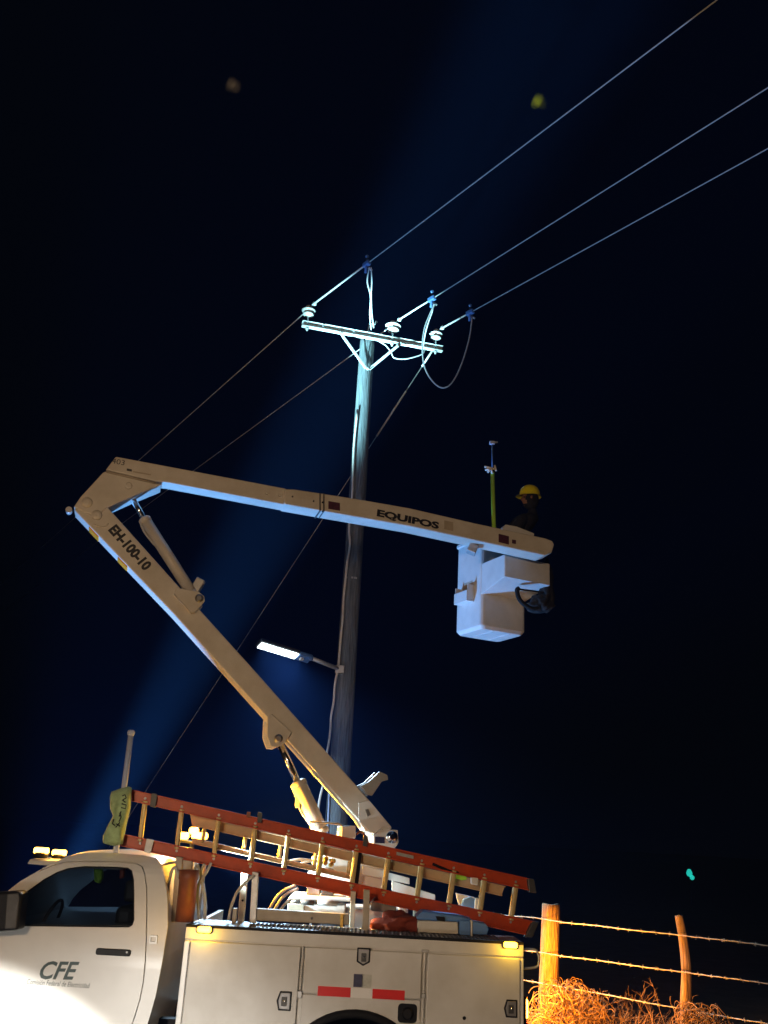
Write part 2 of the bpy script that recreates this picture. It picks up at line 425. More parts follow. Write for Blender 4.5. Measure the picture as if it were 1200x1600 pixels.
obj('window_seal', v, f, 'black', door)
a = S(151, 1481); b = S(204, 1494.5)
hd = prism('handle', SIDE, rrect(a[0], b[1], b[0], a[1], 0.016), -0.016, 0.0, 'blackgloss', door, bevel=0.006)
c = S(199, 1487.5)
lathe('lock', [(0.008, 0), (0.008, 0.004)], SIDE.pt(c[0], c[1], -0.016), 'latch', hd, axis=(0, -1, 0), seg=10) if False else lathe('lock', [(0.008, 0), (0.008, 0.004)], SIDE.pt(c[0], c[1], -0.016), 'latch', door, axis=(0, -1, 0), seg=10)
# door lettering
a = S(62, 1530); b = S(121, 1530)
sl = math.atan2(0.0, 1)
hgt = S(90, 1501)[1] - S(90, 1530)[1]
text('lettering', 'CFE', SIDE.pt(S(61, 1530)[0], S(61, 1530)[1], 0), (1, 0, 0.03), (0, 0, 1), S(121, 1530)[0] - S(61, 1530)[0], hgt, 'logo', door, (0, -0.0065, 0), shear=0.32, bold=0.022)
text('lettering', 'Comisión Federal de Electricidad', SIDE.pt(S(42, 1537.5)[0], S(42, 1537.5)[1], 0), (1, 0, -0.01), (0, 0, 1), S(141, 1540)[0] - S(42, 1540)[0], 0.036, 'logo', door, (0, -0.0065, 0), shear=0.2)
# fuel flap emblem on the cab corner
a = S(234, 1461); b = S(245, 1475)
prism('emblem', SIDE, rrect(a[0], b[1], b[0], a[1], 0.008), -0.004, 0.01, 'white', truck, holes=[rrect(a[0] + .012, b[1] + .014, b[0] - .012, a[1] - .012, 0.004)], bevel=0.002)
# windshield, pillars sit in the core; a dark glass sheet lies on it
p0 = S(92, 1340); p1 = S(-55, 1449)
wv = []
for d in (0.10, CABW - 0.10):
    for (s_, z) in ((p1[0] - 0.005, p1[1] + 0.01), (p0[0] - 0.018, p0[1] - 0.02)):
        L_ = lean(z); wv.append((s_, YT + d + (L_ if d < 1 else -L_), z + 0.006))
wv += [(x, y, z + 0.012) for x, y, z in wv]
obj('windshield', wv, [(0, 1, 3, 2), (4, 6, 7, 5), (0, 2, 6, 4), (1, 5, 7, 3), (0, 4, 5, 1), (2, 3, 7, 6)], 'glass', truck)
# mirror
mz = [(-32, 1398), (-10, 1394), (34, 1391), (40, 1396), (36, 1420), (33, 1452), (-4, 1455), (-30, 1452)]
MP = Plane(0, YT - 0.22, 0)
mir = prism('side_mirror', MP, ppx(MP, mz), -0.08, 0.10, 'blackgloss', truck, bevel=0.025)
mz2 = [(17, 1396), (35, 1394), (36, 1404), (33, 1428), (31, 1449), (13, 1450)]
prism('mirror_trim', MP, ppx(MP, mz2), -0.086, -0.07, 'grey', mir, bevel=0.01)
c0 = MP.px(10, 1432)
tube('mirror_arm', [c0, (c0.x + .05, YT + 0.0, c0.z - .01)], 0.025, 'blackgloss', mir, seg=8)
# hood, fender, bumper, front wheel: out of the frame, kept simple
hood_sz = [(-3.13, 1.49), (-3.5, 1.47), (-4.1, 1.42), (-4.35, 1.34), (-4.42, 1.15), (-4.42, 0.75), (-4.30, 0.62), (-4.22, 0.60), (-4.18, 0.8), (-4.0, 1.0), (-3.75, 1.06), (-3.5, 1.0), (-3.32, 0.8), (-3.28, 0.62), (-3.13, 0.62)]
prism('hood', SIDE, hood_sz, 0.02, CABW - 0.02, 'white', truck, bevel=0.05, segs=3)
box('bumper', (-4.5, YT + CABW / 2, 0.62), (0.16, 1.95, 0.28), 'grey', truck, bevel=0.03)
box('grille', (-4.435, YT + CABW / 2, 1.05), (0.03, 1.0, 0.42), 'blackgloss', truck, bevel=0.01)
for d in (0.22, CABW - 0.22):
    box('headlight', (-4.43, YT + d, 1.05), (0.05, 0.3, 0.3), 'chrome', truck, bevel=0.02)
def wheel(x, y, wdt):
    w = lathe('wheel', [(0.20, 0), (0.36, 0.0), (0.40, 0.03), (0.40, wdt - .03), (0.36, wdt), (0.20, wdt)], (x, y, 0.38), 'black', truck, axis=(0, 1, 0), seg=28)
    lathe('rim', [(0.05, 0.02), (0.16, 0.05), (0.205, 0.005), (0.205, wdt - .01), (0.05, wdt - .02)], (x, y, 0.38), 'latch', w, axis=(0, 1, 0), seg=20)
RWX = S(557, 1588)[0]
for y in (YT + 0.03, YT + CABW - 0.28): wheel(-3.75, y, 0.25)
for y in (YT + 0.05, YF - 0.50): wheel(RWX, y, 0.45)
for y in (YT + .65, YT + 1.4): box('chassis_rail', (-1.6, y, 0.68), (5.4, 0.10, 0.22), 'black', truck)
box('running_board', (-2.35, YT + 0.02, 0.50), (1.5, 0.2, 0.06), 'black', truck, bevel=0.01)

# roof marker lamps: five on the header of the cab, two of them caught by the camera
for k, (px_, py_, d) in enumerate(((64, 1334, 0.42), (92, 1337, 0.80))):
    p_ = PY(px_, py_, YT + d); zr = 2.085
    L_ = lathe('clearance_lamp', [(0.06, -0.035), (0.06, -0.005), (0.05, 0.01)], (p_.x, p_.y, p_.z), 'blackgloss', truck, seg=14)
    box('lens', (p_.x, p_.y, p_.z + 0.025), (0.12, 0.07, 0.05), 'amberhot', L_, bevel=0.015)
nx, nz = S(112, 1336)
vz = PY(92, 1337, YT + .8).z - .035
vp = [(nx + .35, YT + .20), (nx - .02, YT + .16), (PY(64, 1334, YT + .42).x - .10, YT + .40), (PY(92, 1337, YT + .8).x - .17, YT + .80), (PY(92, 1337, YT + .8).x - .19, YT + 1.10), (PY(64, 1334, YT + .42).x - .10, YT + CABW - .40), (nx - .02, YT + CABW - .16), (nx + .35, YT + CABW - .2)]
vv = [(x, y, vz - .03) for x, y in vp] + [(x + .02, y, vz + .012) for x, y in vp]
obj('roof_visor', vv, [tuple(range(7, -1, -1)), tuple(range(8, 16))] + [(i, (i + 1) % 8, 8 + (i + 1) % 8, 8 + i) for i in range(8)], 'white', truck, bevel=0.012)
point('roof_marker_light', (S(85, 1325)[0], YT + 0.52, 2.17), 14, (1.0, 0.50, 0.08), 0.05)

# ---- service body
bx0, bzt = S(291, 1446); bx1 = S(818, 1480)[0]; bzt = 1.555
BB = 0.50
# near side face with the wheel cut-out
arch = []
for k in range(0, 13):
    an = math.pi * k / 12; arch.append((RWX + 0.56 * math.cos(an), 0.42 + 0.56 * math.sin(an)))
side_poly = [(bx0, bzt), (bx0, BB)] + [(RWX - 0.56, BB)] + [(q[0], q[1]) for q in reversed(arch) if q[1] > BB] + [(RWX + 0.56, BB), (bx1, BB), (bx1, bzt)]
sbody = prism('service_body', SIDE, side_poly, 0.012, 0.50, 'body', truck, bevel=0.006)
prism('far_compartment', SIDE, [(bx0, 1.41), (bx0, BB), (bx1, BB), (bx1, 1.41)], YF - YT - 0.5, YF - YT, 'white', truck, bevel=0.01)
box('load_floor', ((bx0 + bx1) / 2, (YT + YF) / 2, 1.0), (bx1 - bx0 - 0.02, YF - YT - 1.01, 0.06), 'tread', truck)
box('bulkhead', (bx0 + 0.02, (YT + YF) / 2, 1.20), (0.04, YF - YT - 1.01, 0.7), 'tan', truck)
box('top_deck', ((bx0 + bx1) / 2, YT + 0.262, bzt + 0.008), (bx1 - bx0 - 0.01, 0.475, 0.012), 'tread', truck)
box('edge_seal', ((bx0 + bx1) / 2, YT + 0.010, bzt + 0.006), (bx1 - bx0 + 0.004, 0.03, 0.022), 'black', truck, bevel=0.004)
# tread pattern: raised bars of the deck plate
bars = []
for i in range(60):
    for j in range(7):
        x = bx0 + 0.5 + i * 0.034; y = YT + 0.07 + j * 0.06
        bars.append(box_vf((x, y, bzt + 0.0165), (0.022, 0.006, 0.005), Matrix.Rotation(math.radians(45 if (i + j) % 2 else -45), 3, 'Z')))
tb = merge(bars); o = obj('tread_bars', tb[0], tb[1], 'tread', truck); o['kind'] = 'stuff'

# frame trim and compartment doors (proud of the body, with real joints)
def W_(px): return S(px, 1500)[0]
def rect_from(pxl, pxr, z1, z0): return (W_(pxl), z0, W_(pxr), z1)
zt = bzt - 0.095
box('top_rail', ((bx0 + bx1) / 2, YT + 0.004, bzt - 0.046), (bx1 - bx0, 0.016, 0.086), 'body', truck, bevel=0.004)
box('corner_post', (bx0 + 0.022, YT + 0.003, (zt + BB) / 2 - 0.004), (0.044, 0.018, zt - BB - 0.006), 'white', truck, bevel=0.005)
box('corner_post', (bx1 - 0.012, YT + 0.003, (zt + BB) / 2 - 0.004), (0.024, 0.018, zt - BB - 0.006), 'white', truck, bevel=0.005)
def slab_door(x0, z0, x1, z1, name='compartment_door', label=None, hole=None):
    pts = [(x0, z0), (x1, z0), (x1, z1), (x0, z1)]
    if hole: pts = hole
    return prism(name, SIDE, pts, -0.022, 0.008, 'body', truck, bevel=0.007, segs=3)
d1 = slab_door(bx0 + 0.052, BB + 0.03, W_(469), zt - 0.006)
midb = S(566, 1556)[1]
d2 = slab_door(W_(476), midb, W_(659), zt - 0.006)
d3 = slab_door(W_(668), BB + 0.03, bx1 - 0.03, zt - 0.006)
# panel over the wheel
lo = [(W_(476), midb - 0.008), (W_(476), BB + .03), (RWX - 0.60, BB + .03)]
for k in range(12, -1, -1):
    an = math.pi * k / 12; q = (RWX + 0.60 * math.cos(an), 0.42 + 0.60 * math.sin(an))
    if q[1] > BB + .03: lo.append(q)
lo += [(RWX + 0.60, BB + .03), (W_(659), BB + .03), (W_(659), midb - 0.008)]
prism('wheel_panel', SIDE, lo, -0.012, 0.008, 'body', truck, bevel=0.005)
fl = []
for k in range(25):
    an = math.pi * (k / 24); fl.append((RWX + 0.585 * math.cos(an), YT - 0.025, 0.42 + 0.585 * math.sin(an)))
tube('wheel_arch_flare', fl, 0.032, 'black', truck, seg=8)
iv = []; inf = []
for k in range(25):
    an = math.pi * (k / 24)
    for d in (0.0, 0.48): iv.append((RWX + 0.555 * math.cos(an), YT + d, 0.42 + 0.555 * math.sin(an)))
for k in range(24): inf.append((2 * k, 2 * k + 1, 2 * k + 3, 2 * k + 2))
obj('wheel_liner', iv, inf, 'black', truck, smooth=True)
# hinges
for px_ in (472.5, 663.5):
    hx = W_(px_); z0, z1 = (midb - 0.0, zt) if px_ < 600 else (BB + .03, zt)
    pr = [tube_vf([(hx, YT - 0.012, z0 + (z1 - z0) * i / 14 + .003), (hx, YT - 0.012, z0 + (z1 - z0) * (i + 1) / 14 - .003)], 0.009, 8) for i in range(14)]
    q = merge(pr); obj('piano_hinge', q[0], q[1], 'body', truck)
box('hinge_block', (W_(472.5), YT - 0.018, S(470, 1553)[1]), (0.035, 0.03, 0.05), 'galv', truck, bevel=0.004)
box('hinge_block', (W_(663.5), YT - 0.016, S(664, 1555)[1]), (0.03, 0.03, 0.03), 'galv', truck, bevel=0.004)
box('hinge_block', (W_(664), YT - 0.012, bzt - 0.085), (0.06, 0.02, 0.02), 'galv', truck, bevel=0.004)
# paddle latches
def latch(cx, cz, w, h, door_, shield=False):
    D = -0.022
    if shield: out = [(cx - w / 2, cz + h / 2), (cx - w / 2, cz - h * .28), (cx, cz - h / 2), (cx + w / 2, cz - h * .28), (cx + w / 2, cz + h / 2)]
    else: out = [(cx - w * .30, cz + h / 2), (cx - w / 2, cz), (cx - w * .34, cz - h / 2), (cx + w / 2, cz - h / 2), (cx + w / 2, cz + h / 2)]
    L_ = prism('latch', SIDE, out, D - 0.010, D + 0.004, 'blackgloss', door_, bevel=0.004)
    inn = shrink(out, 0.014)
    prism('latch', SIDE, inn, D - 0.014, D - 0.006, 'latch', door_, bevel=0.003)
    prism('latch', SIDE, rrect(cx - w * .17, cz - h * .26, cx + w * .22, cz + h * .22, 0.006), D - 0.019, D - 0.010, 'grey', door_, bevel=0.003)
    lathe('latch', [(0.009, 0), (0.009, 0.005), (0.004, 0.006)], SIDE.pt(cx + .004, cz, D - 0.019), 'chrome', door_, axis=(0, -1, 0), seg=10)
q = S(444, 1563); latch(q[0], q[1], 0.115, 0.135, d1)
q = S(568, 1494.5); latch(q[0], q[1], 0.105, 0.13, d2, True)
q = S(797, 1575); latch(q[0], q[1], 0.105, 0.125, d3)
# stickers, tape
a = S(553, 1521); b = S(566, 1542); prism('sticker', SIDE, [(a[0], b[1]), (b[0], b[1]), (b[0], a[1]), (a[0], a[1])], -0.0245, -0.0215, 'stickerblue', d2)
a = S(566.3, 1521.5); b = S(580, 1543); prism('sticker', SIDE, [(a[0], b[1]), (b[0], b[1]), (b[0], a[1]), (a[0], a[1])], -0.0245, -0.0215, 'stickerwhite', d2)
for (l_, r_, mm) in ((497, 547.7, 'red'), (548, 581.7, 'tapewhite'), (582, 632, 'red')):
    ym = 1548 + (l_ + r_ - 994) / 2 * .053; a = S(l_, ym - 6.5); b = S(r_, ym + 6.5); zc = S(565, 1551)[1]
    prism('reflective_tape', SIDE, rrect(a[0], zc - 0.034, b[0], zc + 0.034, 0.003), -0.0250, -0.0215, mm, d2)
text('lettering', 'REFLECTIVO', SIDE.pt(S(551, 1550)[0], S(551, 1550)[1] - 0.012, 0), (1, 0, 0), (0, 0, 1), 0.14, 0.018, 'grey', d2, (0, -0.0256, 0)) if False else None
# fuel filler
a = S(622, 1567); b = S(651, 1599)
ff = prism('fuel_filler', SIDE, rrect(a[0], b[1], b[0], a[1], 0.03), -0.020, 0.01, 'black', truck, bevel=0.008)
lathe('cap', [(0.045, 0), (0.045, 0.02), (0.03, 0.03)], SIDE.pt((a[0] + b[0]) / 2, (a[1] + b[1]) / 2, -0.02), 'blackgloss', ff, axis=(0, -1, 0), seg=14)
lathe('drain_plug', [(0.014, 0), (0.012, 0.008)], SIDE.pt(*S(725, 1590), -0.022), 'black', d3, axis=(0, -1, 0), seg=10)
# marker lamps
for (px_, py_) in ((320, 1452), (797, 1476)):
    x_, z_ = S(px_, py_)
    L_ = prism('marker_lamp', SIDE, rrect(x_ - 0.065, z_ - 0.03, x_ + 0.065, z_ + 0.03, 0.02), -0.016, -0.005, 'blackgloss', truck, bevel=0.004)
    prism('lens', SIDE, rrect(x_ - 0.055, z_ - 0.022, x_ + 0.055, z_ + 0.022, 0.018), -0.042, -0.014, 'amberglow', L_, bevel=0.012)
    point('marker_light', (x_, YT - 0.085, z_ + 0.0), 2.2, (1.0, 0.56, 0.03), 0.03)
# rear: grab handle, tail lamps, bumper, step
hp = [Plane(0, YT + .08).px(*q) for q in ((826, 1484), (836, 1484), (841, 1492), (842, 1502), (838, 1511), (828, 1514))]
hp[0].x = bx1; hp[-1].x = bx1
tube('grab_handle', smooth_path(hp, 5), 0.010, 'galv', truck, seg=8)
box('rear_bumper', (bx1 + 0.14, (YT + YF) / 2, 0.55), (0.28, YF - YT, 0.12), 'tread', truck, bevel=0.01)
for y in (YT + 0.18, YF - 0.18):
    t_ = box('tail_lamp', (bx1 + 0.02, y, 1.0), (0.04, 0.16, 0.34), 'blackgloss', truck, bevel=0.01)
    box('lens', (bx1 + 0.045, y, 1.08), (0.02, 0.13, 0.13), 'amberhot', t_, bevel=0.006)
    box('lens', (bx1 + 0.045, y, 0.92), (0.02, 0.13, 0.13), 'red', t_, bevel=0.006)
spot('tail_lamp_light', (bx1 + 0.12, YF - 0.18, 1.08), (2.6, 10.6, 0.55), 520, (1.0, 0.31, 0.015), 125, 0.4, 0.05)
spot('tail_lamp_light', (bx1 + 0.12, YT + 0.18, 1.08), (2.9, 10.6, 0.35), 300, (1.0, 0.31, 0.015), 98, 0.45, 0.05)

# ---- gap between cab and body: hoses, post, rusty tube
gp = Plane(0, YT + 0.28)
prism('headache_post', gp, ppx(gp, [(275, 1338), (285, 1340), (278, 1441), (267, 1441)]), 0, 0.07, 'tan', truck, bevel=0.004)
prism('headache_post', gp, ppx(gp, [(287, 1344), (300, 1346), (299, 1362), (285, 1360)]), 0.02, 0.07, 'tan', truck, bevel=0.004)
gp2 = Plane(0, YT + 0.16)
A_ = gp2.px(296, 1359); B_ = gp2.px(288, 1440)
lathe('tool_tube', [(0.075, 0), (0.075, (A_ - B_).length * .8), (0.082, (A_ - B_).length * .8 + .01), (0.082, (A_ - B_).length), (0.05, (A_ - B_).length)], B_, 'rust', truck, axis=(A_ - B_), seg=18)
for pts in ([(262, 1440), (263, 1390), (268, 1362), (274, 1356), (280, 1372)], [(300, 1440), (306, 1392), (304, 1362), (309, 1352), (313, 1366)],
            [(311, 1437), (309, 1400), (312, 1378), (322, 1364), (330, 1348)], [(320, 1437), (320, 1400), (314, 1372), (316, 1356), (320, 1350)],
            [(357, 1438), (362, 1415), (372, 1392), (390, 1373), (397, 1368)]):
    tube('hose', smooth_path([gp2.px(x, y, .1 + .02 * random.random()) for x, y in pts], 5), 0.013, 'jumper', truck, seg=7)
# ---- ladder rack
rk = Plane(0, YT + 0.30)
rk2 = Plane(0, YT + 0.52)
prism('rack_post', rk2, ppx(rk2, [(378, 1352), (388, 1354), (381, 1440), (371, 1440)]), 0, 0.05, 'tan', truck, bevel=0.004)
for hy in (1382, 1407):
    lathe('bolt', [(0.010, 0), (0.008, 0.006)], rk2.px(381.5 - (hy - 1382) * .1, hy, -0.001), 'black', truck, axis=(0, -1, 0), seg=8)
prism('rack_post', rk, ppx(rk, [(394, 1362), (403.5, 1363), (400, 1443), (389.5, 1442)]), 0, 0.05, 'galv', truck, bevel=0.004)
prism('rack_post', rk, ppx(rk, [(568, 1390), (578, 1391), (576, 1454), (566, 1454)]), 0, 0.05, 'tan', truck, bevel=0.004)
prism('rack_post', rk2, ppx(rk2, [(548, 1392), (556, 1393), (553.5, 1450), (545.5, 1450)]), 0, 0.05, 'tan', truck, bevel=0.004)
prism('rack_post', rk, ppx(rk, [(364, 1419), (370.5, 1419.5), (368, 1442), (362, 1442)]), 0, 0.05, 'tan', truck, bevel=0.004)
prism('rack_beam', rk, ppx(rk, [(400, 1420), (545, 1429), (545, 1446), (399, 1439)]), 0.02, 0.10, 'tan', truck, bevel=0.006)
lathe('bolt', [(0.012, 0), (0.008, 0.008)], rk.px(487, 1435, 0.019), 'chrome', truck, axis=(0, -1, 0), seg=8)
prism('strap_hook', rk, ppx(rk, [(532, 1428), (537, 1428), (536, 1449), (531, 1449)]), -0.01, 0.02, 'brass', truck, bevel=0.003)

# ---- control valve box on the deck, with bright lids
BP = Plane(0, YT + 0.62)
prism('valve_box', BP, ppx(BP, [(452, 1410), (540, 1415), (538, 1432), (450, 1428)]), 0, 0.35, 'white', truck, bevel=0.008)
prism('valve_box', BP, ppx(BP, [(450, 1411), (476, 1413), (475, 1426), (449, 1424)]), -0.03, -0.002, 'tan', truck, bevel=0.006)
prism('valve_lid', BP, ppx(BP, [(455, 1397), (549, 1403), (549, 1409), (449, 1406)]), -0.02, 0.42, 'white', truck, bevel=0.01)
for k, (a_, b_) in enumerate((((470, 1409), (491, 1411)), ((496, 1410), (527, 1412)))):
    P0 = BP.px(*a_, -0.05); P1 = BP.px(*b_, -0.05)
    tube('spool', [P0, P1], 0.022, 'galv' if k else 'grey', truck, seg=10)
for pts in ([(420, 1422), (432, 1402), (446, 1390), (462, 1383)], [(427, 1424), (440, 1404), (452, 1394), (466, 1388)], [(436, 1424), (450, 1408), (462, 1399)],
            [(520, 1390), (532, 1392), (541, 1397), (546, 1402)]):
    tube('hose', smooth_path([BP.px(x, y, .0 + .04 * random.random()) for x, y in pts], 5), 0.013, 'tan', truck, seg=7)
prism('valve_block', BP, ppx(BP, [(480, 1383), (499, 1386), (499, 1399), (478, 1398)]), 0.06, 0.2, 'galv', truck, bevel=0.006)
prism('valve_block', BP, ppx(BP, [(502, 1388), (521, 1391), (521, 1400), (501, 1399)]), 0.06, 0.2, 'grey', truck, bevel=0.006)
# ---- the work lamp on the bulkhead that lights the deck
wc = PY(322, 1341, YT + 0.46)
wl = box('work_lamp', wc, (0.05, 0.08, 0.06), 'blackgloss', truck, bevel=0.01)
box('lens', wc + Vector((.028, 0, 0)), (0.008, 0.06, 0.045), 'led', wl)
tube('stalk', [wc - Vector((.0, 0, .03)), wc - Vector((0.02, -.05, .45))], 0.012, 'galv', wl)
spot('work_lamp_light', wc + Vector((.06, 0, 0)), (0.15, 9.0, 1.9), 620, (0.66, 0.92, 1.0), 75, 0.6, 0.04)

# ---- turret
TX, TY = 0.24, 9.15
BM = Plane(TX, TY, 15.0)                     # the vertical plane both booms move in
TH = 0.11                                    # half width of the booms
lathe('turret', [(0.36, 0), (0.36, 0.10), (0.26, 0.14), (0.24, 0.55), (0.33, 0.60), (0.33, 0.66)], (TX - 0.15, TY, 1.03), 'white', truck, seg=28)
tp = ppx(BM, [(497, 1334), (560, 1340), (600, 1330), (623, 1318), (622, 1297), (597, 1295), (583, 1304), (583, 1330), (560, 1345), (500, 1392), (590, 1400), (618, 1340)], -TH)
for s_ in (-1, 1):
    pts = ppx(BM, [(583, 1304), (597, 1295), (622, 1297), (623, 1317), (617, 1326), (600, 1400), (500, 1396), (498, 1340), (560, 1334), (583, 1320)], -TH - .05)
    prism('turret_plate', BM, pts, s_ * (TH + 0.012) if s_ > 0 else -TH - 0.05, TH + 0.05 if s_ > 0 else -TH - 0.012, 'white', truck, bevel=0.008)
q = BM.px(612, 1308, -TH - 0.05)
lathe('pivot_pin', [(0.055, 0), (0.055, 0.012), (0.035, 0.014), (0.032, 0.03), (0.02, 0.034)], q, 'chrome', truck, axis=-BM.n, seg=18)
prism('sticker', BM, ppx(BM, [(586, 1307), (601, 1308), (601, 1318), (586, 1317)], -TH - .05), -TH - .053, -TH - .049, 'stickerblue', truck)
prism('control_panel', BM, ppx(BM, [(534, 1291), (556, 1290), (556, 1310), (533, 1309)], -.3), -0.3, -0.12, 'white', truck, bevel=0.008)
tube('control_lever', [BM.px(x, y, -.25) for x, y in ((485, 1302), (484, 1284), (528, 1287), (536, 1290))], 0.010, 'tan', truck, seg=7)
for pts in ([(555, 1304), (564, 1300), (572, 1308), (576, 1322)], [(505, 1356), (520, 1360), (531, 1372), (535, 1384)], [(470, 1349), (490, 1345), (506, 1349)], [(450, 1346), (470, 1343), (500, 1346)]):
    tube('hose', smooth_path([BM.px(x, y, -.22) for x, y in pts], 5), 0.011, 'rust' if pts[0][0] == 555 else 'tan', truck, seg=7)
for k in range(6):
    P0 = BM.px(506 + random.uniform(0, 14), 1338 + random.uniform(0, 14), -.27)
    lathe('fitting', [(0.02, 0), (0.02, .03), (0.012, .04)], P0, 'brass', truck, axis=(random.uniform(-1, 1), -1, random.uniform(-1, 1)), seg=8)
# sloping deck plates round the turret
BP2 = Plane(0, 8.75)
for q in ([(478, 1368), (560, 1385), (560, 1372), (490, 1350)], [(566, 1352), (640, 1372), (640, 1382), (566, 1366)], [(612, 1376), (680, 1398), (680, 1410), (612, 1392)]):
    prism('deck_plate', BP2, ppx(BP2, q), 0, 0.03, 'white', truck, bevel=0.004)
prism('support_beam', BP2, ppx(BP2, [(570, 1326), (602, 1336), (602, 1342), (571, 1334)]), -.05, 0.1, 'white', truck, bevel=0.004)

# ---- lower boom
lbp = ppx(BM, [(116, 797), (271, 959), (381, 1081), (560, 1281), (572, 1299), (600, 1306), (613, 1293), (577, 1250), (409, 1060), (280, 917), (168, 792), (150, 776), (128, 778)], -TH)
# the outer edge follows the underside line, so the web face stops short of it
lower = prism('lower_boom', BM, lbp, -TH, TH, 'boom', truck, bevel=0.012, segs=3)
# bright flange plate at the boom foot
prism('foot_plate', BM, ppx(BM, [(560, 1254), (577, 1251), (612, 1294), (600, 1303), (578, 1301), (560, 1281)], -TH), -TH - 0.008, -TH - 0.001, 'white', lower, bevel=0.003)
prism('foot_plate', BM, ppx(BM, [(570, 1265), (575, 1264), (579, 1273), (574, 1276)], -TH), -TH - 0.012, -TH - 0.009, 'latch', lower)
# boom cradle hook behind the foot
ck = ppx(BM, [(560, 1228), (572, 1222), (589, 1206), (601, 1212), (602, 1219), (592, 1222), (577, 1244), (570, 1242)], 0)
cr = prism('boom_cradle', BM, ck, -0.10, -0.07, 'galv', lower, bevel=0.004)
prism('boom_cradle', BM, ck, 0.07, 0.10, 'galv', lower, bevel=0.004)
c0 = BM.px(593, 1214, 0); box('boom_cradle', c0, (0.05, 0.17, 0.05), 'chrome', lower, rot=Matrix.Rotation(math.radians(15), 3, 'Z'), bevel=0.006)
# cylinder brackets
def bracket(px, pin, lab, dd=0.03):
    for s_ in (-1, 1):
        d0 = -TH - dd if s_ < 0 else TH + 0.002; d1 = -TH - 0.002 if s_ < 0 else TH + dd
        prism('cylinder_bracket', BM, ppx(BM, px, -TH - dd), d0, d1, 'boom', lower, bevel=0.008)
    lathe('pin', [(0.040, 0), (0.040, 0.010), (0.024, 0.012), (0.022, 0.022)], BM.px(*pin, -TH - dd), 'latch', lower, axis=-BM.n, seg=14)
bracket([(418, 1121), (425, 1115), (456, 1144), (452, 1152), (443, 1163), (432, 1168), (423, 1167), (417, 1150)], (435, 1154), 'a')
bracket([(276, 918), (310, 924), (319, 931), (320.5, 939), (305, 957), (297, 957), (271, 928)], (311, 935), 'b')
# weld beads and edge seams
tube('weld_bead', [BM.px(x, y, -TH - 0.032) for x, y in ((272, 928), (298, 958), (306, 957))], 0.006, 'boom', lower, seg=6)
tube('weld_bead', smooth_path([BM.px(x, y, -TH - 0.003) for x, y in ((146, 819), (155, 823), (164, 823), (169, 818))], 4), 0.007, 'boom', lower, seg=6)
for (x, y) in ((151, 805), (136, 785)):
    lathe('pin', [(0.052, 0), (0.050, 0.012), (0.030, 0.014), (0.02, 0.022)], BM.px(x, y, -TH - (0.0 if x == 151 else .012)), 'boom', lower, axis=-BM.n, seg=16)
lathe('bolt', [(0.03, 0), (0.03, .08)], BM.px(108, 800, 0), 'galv', lower, axis=-BM.n, seg=10)
# lettering down the boom
P0 = BM.px(168, 829, -TH); P1 = BM.px(224, 892, -TH); ud = (P1 - P0).normalized(); up = BM.n.cross(ud) * -1
up = up if up.dot(Vector((1, 0, 1))) > 0 else -up
text('lettering', 'EH-100-10', P0, ud, up, (P1 - P0).length * 1.02, 0.105, 'letters', lower, -BM.n * 0.004, bold=0.05)
# amber plates standing in for lamp glints on the boom's outer flange
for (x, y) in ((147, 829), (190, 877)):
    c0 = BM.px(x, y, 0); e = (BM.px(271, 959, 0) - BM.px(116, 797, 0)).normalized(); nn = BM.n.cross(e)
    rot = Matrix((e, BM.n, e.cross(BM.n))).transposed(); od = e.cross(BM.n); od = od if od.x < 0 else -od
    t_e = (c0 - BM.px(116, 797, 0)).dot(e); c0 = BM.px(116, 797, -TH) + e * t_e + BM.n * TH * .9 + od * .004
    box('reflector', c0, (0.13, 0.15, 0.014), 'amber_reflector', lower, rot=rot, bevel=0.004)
# lift cylinder of the lower boom
def cylinder(name, top, mid, bot, r_rod, r_bar, d, parent):
    T, Mi, B = (BM.px(*q, d) for q in (top, mid, bot))
    ax = (T - B).normalized()
    c = tube(name, [B, Mi], r_bar, 'boom', parent, seg=20)
    tube('rod', [Mi - ax * 0.02, T], r_rod, 'chrome', c, seg=14)
    lathe('gland', [(r_bar * 1.08, 0), (r_bar * 1.08, .04), (r_rod * 1.4, .055)], Mi - ax * 0.03, 'boom', c, axis=ax, seg=20)
    lathe('gland', [(r_bar * 1.06, 0), (r_bar * 1.06, .05)], B - ax * 0.0, 'boom', c, axis=ax, seg=20)
    return c, ax, B, Mi
c1, ax, B, Mi = cylinder('lift_cylinder', (435, 1157), (466, 1224), (503, 1303), 0.034, 0.072, -0.04, truck)
s1 = BM.u * -0.085
tube('oil_line', smooth_path([Mi + s1 * .9 + ax * -.05, Mi + s1 + ax * -.15, Mi + s1 * 1.15 + ax * -.3, Mi + s1 * .6 + ax * -.48], 5), 0.010, 'jumper', c1, seg=6)
box('valve', Mi + s1 * 1.05 + ax * -.2, (0.05, 0.06, 0.09), 'boom', c1, bevel=0.008)
c2, ax, B, Mi = cylinder('fold_cylinder', (205.5, 777), (226, 812), (303, 932), 0.030, 0.056, 0.0, truck)
tube('oil_line', smooth_path([Mi - BM.u * .06 - ax * .03, Mi - BM.u * .085 - ax * .15, Mi - BM.u * .07 - ax * .27, Mi - BM.u * .05 - ax * .34], 5), 0.011, 'jumper', c2, seg=6)
box('valve', B + ax * 0.13 + BM.u * .10, (0.09, 0.07, 0.16), 'galv', c2, rot=Matrix.Rotation(math.radians(25), 3, 'Y'), bevel=0.01)

